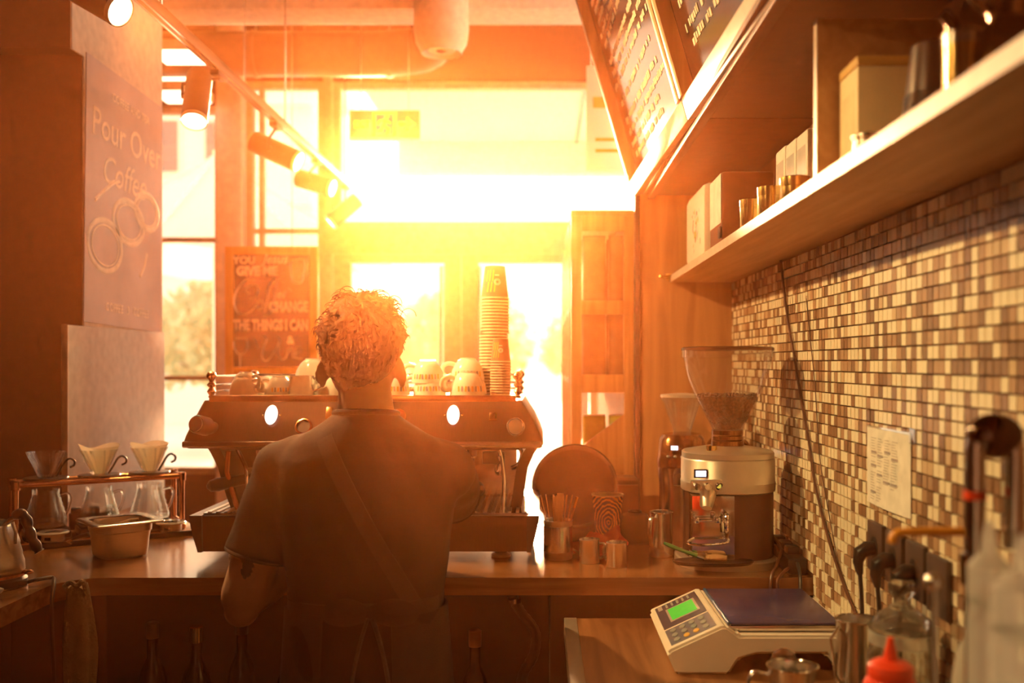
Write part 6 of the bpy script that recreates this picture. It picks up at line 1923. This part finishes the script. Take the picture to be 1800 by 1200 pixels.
# legs to the floor
for s in (-1, 1):
    hip, kn, an = Vector((BX + s * 0.085, BY, EYE - 0.70)), Vector((BX + s * 0.095, BY + 0.015, 0.46)), Vector((BX + s * 0.10, BY - 0.015, 0.09))
    sk.capsule(hip, kn, 0.078, 0.052)
    sk.capsule(kn, an, 0.050, 0.038)
    sk.capsule(an, an + Vector((0, 0.13, -0.045)), 0.036, 0.030)
M_SKIN = bpy.data.materials.new('skin_with_tattoo')
M_SKIN.use_nodes = True
n_ = M_SKIN.node_tree.nodes
L_ = M_SKIN.node_tree.links.new
b_ = n_['Principled BSDF']
b_.inputs['Roughness'].default_value = 0.5
b_.inputs['Subsurface Weight'].default_value = 0.15
b_.inputs['Subsurface Radius'].default_value = (0.012, 0.005, 0.002)
tcn = n_.new('ShaderNodeTexCoord')
nz = n_.new('ShaderNodeTexNoise')
nz.inputs['Scale'].default_value = 40
rp = n_.new('ShaderNodeValToRGB')
rp.color_ramp.elements[0].color = (0.60, 0.33, 0.22, 1)
rp.color_ramp.elements[1].color = (0.70, 0.42, 0.29, 1)
L_(tcn.outputs['Object'], nz.inputs['Vector'])
L_(nz.outputs['Fac'], rp.inputs[0])
last = rp.outputs[0]
# tattoo: inked blots on the back of the upper arm, edges broken by noise
n3 = n_.new('ShaderNodeTexNoise')
n3.inputs['Scale'].default_value = 130
mixv = n_.new('ShaderNodeMixRGB')
mixv.blend_type = 'ADD'
mixv.inputs[0].default_value = 0.014
L_(tcn.outputs['Object'], mixv.inputs[1])
L_(n3.outputs['Color'], mixv.inputs[2])
def blot(c, r, sc=(1, 1, 1), rot=0.0):
    global last
    mp = n_.new('ShaderNodeMapping')
    mp.vector_type = 'TEXTURE'
    mp.inputs['Location'].default_value = tuple(c)
    mp.inputs['Rotation'].default_value = (0, rot, 0)
    mp.inputs['Scale'].default_value = sc
    L_(mixv.outputs[0], mp.inputs[0])
    ln = n_.new('ShaderNodeVectorMath')
    ln.operation = 'LENGTH'
    L_(mp.outputs[0], ln.inputs[0])
    cr_ = n_.new('ShaderNodeMapRange')
    cr_.inputs['From Min'].default_value = r
    cr_.inputs['From Max'].default_value = r * 1.12
    cr_.inputs['To Min'].default_value = 1
    cr_.inputs['To Max'].default_value = 0
    L_(ln.outputs['Value'], cr_.inputs['Value'])
    mx = n_.new('ShaderNodeMixRGB')
    mx.inputs[2].default_value = (0.035, 0.018, 0.014, 1)
    L_(cr_.outputs[0], mx.inputs[0])
    L_(last, mx.inputs[1])
    last = mx.outputs[0]
def tat(px, py):
    q = at(px, py, 2.03)
    return (q.x + 0.007, q.y, q.z + 0.007)
blot(tat(432, 1000), 0.016, (0.75, 2.5, 1.35), 0.3)
blot(tat(428, 984), 0.010, (1.2, 4, 1.6), -0.5)
blot(tat(447, 982), 0.009, (0.8, 4, 1.4), 0.5)
blot(tat(462, 978), 0.010, (1.3, 4, 1.0), 0.2)
blot(tat(478, 980), 0.007, (1.4, 4, 1.0), -0.2)
blot(tat(482, 1014), 0.009, (0.55, 4, 2.0), 0.35)
L_(last, b_.inputs['Base Color'])
bm_body = remesh(sk, 0.0046, 5, 'person')
bm_body.materials.append(M_SKIN)
person = bpy.data.objects.new('person', bm_body)
C.objects.link(person)
tag(person, 'person seen from behind in a black T-shirt and apron working at the coffee machine', 'person')
for s in (-1, 1):
    e = part('eye', MB().ball(HC + Vector((s * 0.032, 0.0905, 0.004)), (0.0115, 0.009, 0.010), 16, 10), M_WHITE, person)

# T-shirt: body and sleeves grown into one cloth
sh = MB()
def sring(dx, dy, z, rx, ry, p=2.5):
    return ellipse_ring((BX + dx, BY + dy, EYE + z), rx, ry, 40, p)
sh.rings([sring(0.0, 0.0, -0.72, 0.170, 0.125), sring(0.0, 0, -0.62, 0.166, 0.122), sring(0.0, 0.0, -0.52, 0.160, 0.115), sring(0, -0.004, -0.42, 0.168, 0.118), sring(0.002, -0.01, -0.33, 0.180, 0.122),
          sring(0.002, -0.012, -0.25, 0.190, 0.115), sring(0.002, -0.010, -0.20, 0.186, 0.104), sring(0.0, -0.006, -0.165, 0.160, 0.090), sring(0.0, -0.002, -0.138, 0.115, 0.078), sring(0.0, 0.002, -0.116, 0.080, 0.068, 2.1), sring(-0.002, 0.004, -0.103, 0.067, 0.062, 2)])
for s_, e_, k in ((LS, LE, 0.70), (RS, RE, 0.84)):
    d_ = (e_ - s_).normalized()
    end = s_.lerp(e_, k)
    inn = Vector((BX, BY - 0.005, s_.z + 0.015))
    q0 = s_.lerp(inn, 0.45) + Vector((0, 0, 0.022))
    sh.tube([q0, s_ + Vector((0, 0, -0.002)), s_.lerp(e_, 0.25), s_.lerp(e_, 0.5), end], [0.056, 0.065, 0.066, 0.066, 0.067], 28)
    sh.ball(s_ + Vector((0, -0.002, -0.004)), (0.066, 0.068, 0.064), 22, 14)
rem = remesh(sh, 0.0065, 12, 'shirt')
for v in rem.vertices:
    p_ = v.co
    f = 0.006 * noise.noise(Vector((p_.x * 9, p_.y * 9, p_.z * 5))) + 0.004 * noise.noise(Vector((p_.x * 26 + p_.z * 12, p_.y * 20, p_.z * 8)))
    fold = 0.0035 * math.sin((p_.x - BX) * 40 + p_.z * 34) * max(0, min(1, (EYE - 0.36 - p_.z) * 5))
    v.co = p_ + v.normal * (f + fold)
rem.materials.append(M_SHIRT)
shirt = bpy.data.objects.new('shirt', rem)
C.objects.link(shirt)
shirt.parent = person
shirt['label'] = 'black T-shirt'
cr_pts = [Vector((BX - 0.002 + 0.0655 * math.cos(t), BY + 0.004 + 0.0605 * math.sin(t), EYE - 0.106 - 0.006 * math.sin(t))) for t in [2 * PI * i / 36 for i in range(36)]]
part('collar', MB().tube(cr_pts, 0.0065, 8, closed=True), M_SHIRT, person)
for s_, e_, k in ((LS, LE, 0.70), (RS, RE, 0.84)):
    end = s_.lerp(e_, k)
    d_ = (e_ - s_).normalized()
    a = d_.orthogonal().normalized()
    c_ = d_.cross(a)
    part('cuff', MB().tube([end - d_ * 0.004 + (a * math.cos(t) + c_ * math.sin(t)) * 0.0650 for t in [2 * PI * i / 32 for i in range(32)]], 0.0045, 8, closed=True), M_SHIRT, person)

# apron: crossed straps laid on the shirt, waist tie with a bow, wrap of cloth
tree_ = BVHTree.FromPolygons([tuple(v.co) for v in rem.vertices], [tuple(p.vertices) for p in rem.polygons])
def on_back(x, z, off=0.004):
    h = tree_.ray_cast(Vector((x, BY - 0.8, z)), Vector((0, 1, 0)))
    return (h[0] + Vector((0, -off, 0))) if h[0] else None
def strap(name, x0, z0, x1, z1, wd, n=26):
    A, B = [], []
    dx, dz = x1 - x0, z1 - z0
    l = math.hypot(dx, dz)
    ox, oz = -dz / l * wd / 2, dx / l * wd / 2
    for i in range(n + 1):
        u = i / n
        x, z = x0 + dx * u, z0 + dz * u
        p0, p1 = on_back(x - ox, z - oz), on_back(x + ox, z + oz)
        if p0 and p1:
            A.append(p0)
            B.append(p1)
    b = MB()
    rr = [[a, b2, b2 + Vector((0, 0.003, 0)), a + Vector((0, 0.003, 0))] for a, b2 in zip(A, B)]
    b.rings(rr)
    return part(name, b, M_APRON, person, smooth=50)
strap('apron_strap', BX - 0.072, EYE - 0.150, BX + 0.115, EYE - 0.49, 0.032)
strap('waist_tie', BX - 0.155, EYE - 0.500, BX + 0.158, EYE - 0.490, 0.030)
kp_ = on_back(BX + 0.03, EYE - 0.495, 0.012)
part('knot', MB().ball(kp_, (0.018, 0.012, 0.016), 18, 10), M_APRON, person)
for s in (-1, 1):
    lp_ = [kp_ + Vector((s * q, -0.004 - 0.012 * math.sin(q * 30), z)) for q, z in ((0.005, 0.0), (0.04, 0.018), (0.075, 0.012), (0.082, -0.006), (0.045, -0.012), (0.008, -0.004))]
    part('bow_loop', MB().tube(smoothpath(lp_, 5), 0.010, 10, flat=(0.35, 1.3)), M_APRON, person)
    tl = [kp_ + Vector((s * q, -0.006, z)) for q, z in ((0.004, -0.008), (0.02, -0.06), (0.035, -0.13), (0.04, -0.20))]
    part('bow_tail', MB().tube(smoothpath(tl, 5), 0.012, 10, flat=(1.2, 0.3)), M_APRON, person)
ap = MB()
rs = []
for k in range(14):
    u = k / 13
    z = EYE - 0.505 - 0.52 * u
    rr = []
    for i in range(48):
        t = -PI * 0.5 + 0.42 + (2 * PI - 0.84) * i / 47 
        rx_, ry_ = 0.171 + 0.035 * u, 0.126 + 0.03 * u
        w_ = 1 + 0.03 * u * math.sin(9 * t + 2 * u)
        rr.append(Vector((BX + rx_ * w_ * math.cos(t), BY + ry_ * w_ * math.sin(t), z)))
    inner = [Vector((BX + (p.x - BX) * 0.975, BY + (p.y - BY) * 0.975, p.z)) for p in reversed(rr)]
    rs.append(rr + inner)
ap.rings(rs)
part('apron_skirt', ap, M_APRON, person, smooth=60)
tr_ = MB()
for s in (-1, 1):
    hx = BX + s * 0.088
    tr_.rings([ellipse_ring((hx - s * 0.008, BY, EYE - 0.66), 0.092, 0.116, 28), ellipse_ring((hx, BY, EYE - 0.80), 0.090, 0.100, 28), ellipse_ring((hx + s * 0.006, BY + 0.012, 0.46), 0.070, 0.075, 28), ellipse_ring((hx + s * 0.010, BY - 0.005, 0.10), 0.062, 0.072, 28)])
tr_.rings([ellipse_ring((BX, BY, EYE - 0.60), 0.155, 0.110, 32, 2.6), ellipse_ring((BX, BY, EYE - 0.72), 0.165, 0.116, 32, 2.6), ellipse_ring((BX, BY, EYE - 0.80), 0.150, 0.100, 32, 2.6)])
trm = remesh(tr_, 0.011, 6, 'trousers')
trm.materials.append(M_TROUSER)
tro = bpy.data.objects.new('trousers', trm)
C.objects.link(tro)
tro.parent = person
for s in (-1, 1):
    fx, fy = BX + s * 0.10, BY - 0.015
    sb = MB().rings([ellipse_ring((fx, fy + 0.065, 0.001), 0.046, 0.135, 28, 2.4), ellipse_ring((fx, fy + 0.065, 0.025), 0.048, 0.138, 28, 2.4), ellipse_ring((fx, fy + 0.055, 0.055), 0.044, 0.120, 28, 2.4), ellipse_ring((fx, fy + 0.020, 0.085), 0.042, 0.070, 28, 2.2), ellipse_ring((fx, fy, 0.120), 0.043, 0.052, 28)])
    part('shoe', sb, M_BLACK, person, smooth=60)

# hair: a cap with waves, then loose locks
hb = MB()
rs = []
NA, NR = 72, 40
HCc = HC + Vector((0, -0.006, 0.012))
def hair_pt(a, t, lift=0.0):
    """a around (0 = +x, pi/2 = face side), t from crown 0 to rim 1"""
    face = max(0.0, math.sin(a))
    back = max(0.0, -math.sin(a))
    tmax = 1.46 + 0.88 * back ** 0.8 - 0.50 * face ** 1.5
    th = t * tmax
    st_, ct = math.sin(th), math.cos(th)
    rx_, ry_, rz_ = 0.083, 0.105, 0.108
    if th > 1.3:
        k = (th - 1.3)
        rx_ -= 0.012 * k
        ry_ -= 0.016 * k
        rz_ += 0.012 * k
    d = Vector((rx_ * st_ * math.cos(a), ry_ * st_ * math.sin(a), rz_ * ct))
    up = max(0, 1 - th / 1.75)
    nv = d.normalized()
    q = nv * 3.1
    wave = 0.012 * noise.noise(q * 1.6 + Vector((2, 0, 0))) + 0.009 * noise.noise(q * 3.6) + 0.004 * abs(noise.noise(q * 9.0))
    d += nv * ((0.011 + wave * 1.1) * min(1, 0.25 + up * 1.4) + 0.003 + lift)
    return HCc + d
for k in range(NR + 1):
    t = max(k / NR, 0.004)
    rs.append([hair_pt(2 * PI * i / NA, t) for i in range(NA)])
hb.rings(rs, True, True)
hair = part('hair', hb, M_HAIR, person, smooth=80)
lk = MB()
rn = random.Random(21)
for i in range(800):
    a = rn.uniform(0, 2 * PI)
    t = math.sqrt(rn.random()) * 0.96
    p0 = hair_pt(a, max(t, 0.01), -0.002)
    nv = (p0 - HCc).normalized()
    tg = nv.cross(Vector((0, 0, 1)))
    tg = tg.normalized() if tg.length > 0.05 else Vector((1, 0, 0))
    dn = nv.cross(tg)
    if dn.z > 0:
        dn = -dn
    swirl = rn.uniform(-1.2, 1.2)
    L0 = rn.uniform(0.015, 0.040) * (1.0 if t < 0.65 else 0.45)
    pts = []
    for j in range(7):
        u = j / 6
        ang = swirl + u * rn.choice((-1, 1)) * 0.25 + 1.1 * math.sin(u * 3)
        pts.append(p0 + (dn * math.cos(ang) + tg * math.sin(ang)) * (L0 * u) + nv * (0.0085 * math.sin(u * 2.6) * (1 if t < 0.6 else 0.35)))
    lk.tube(pts, [0.0008, 0.0010, 0.0010, 0.0009, 0.0007, 0.0005, 0.0002], 4)
for (dx, dz, w1) in ((-0.055, 0.118, 1), (-0.01, 0.132, -1), (0.03, 0.122, 1), (0.055, 0.112, 1), (0.085, 0.085, 1)):
    p0 = HCc + Vector((dx, -0.02, dz - 0.012))
    pts = [p0, p0 + Vector((0.006 * w1, -0.005, 0.012)), p0 + Vector((0.018 * w1, -0.006, 0.017)), p0 + Vector((0.030 * w1, -0.006, 0.011)), p0 + Vector((0.034 * w1, -0.004, 0.0))]
    lk.tube(smoothpath(pts, 4), 0.0009, 5)
part('locks', lk, M_HAIR, hair, smooth=0, kind='stuff')

# ================================================================== ADDED HAZE volumes that imitate a lens flare glow
def haze(name, dens, y0, y1, label):
    m = bpy.data.materials.new(name)
    m.use_nodes = True
    n = m.node_tree.nodes
    n.remove(n['Principled BSDF'])
    last = None
    for share, g, col in FLARE_LOBES:
        v = n.new('ShaderNodeVolumeScatter')
        v.inputs['Color'].default_value = (*col, 1)
        v.inputs['Density'].default_value = dens * share
        v.inputs['Anisotropy'].default_value = g
        if last is None:
            last = v
        else:
            add = n.new('ShaderNodeAddShader')
            m.node_tree.links.new(last.outputs[0], add.inputs[0])
            m.node_tree.links.new(v.outputs[0], add.inputs[1])
            last = add
    m.node_tree.links.new(last.outputs[0], n['Material Output'].inputs['Volume'])
    o = part('haze', MB().bb(-3.59, 1.19, y0, y1, 0.001, ZC - 0.001), m, None, smooth=0)
    return tag(o, label, 'haze', kind='stuff')
haze('bar_flare_haze', FLARE_NEAR, -2.19, 2.36, 'added warm haze standing in for lens flare, behind the bar')
haze('shop_flare_haze', FLARE_FAR, 2.361, YF - 0.1, 'thin added warm haze standing in for lens flare, over the shop floor')
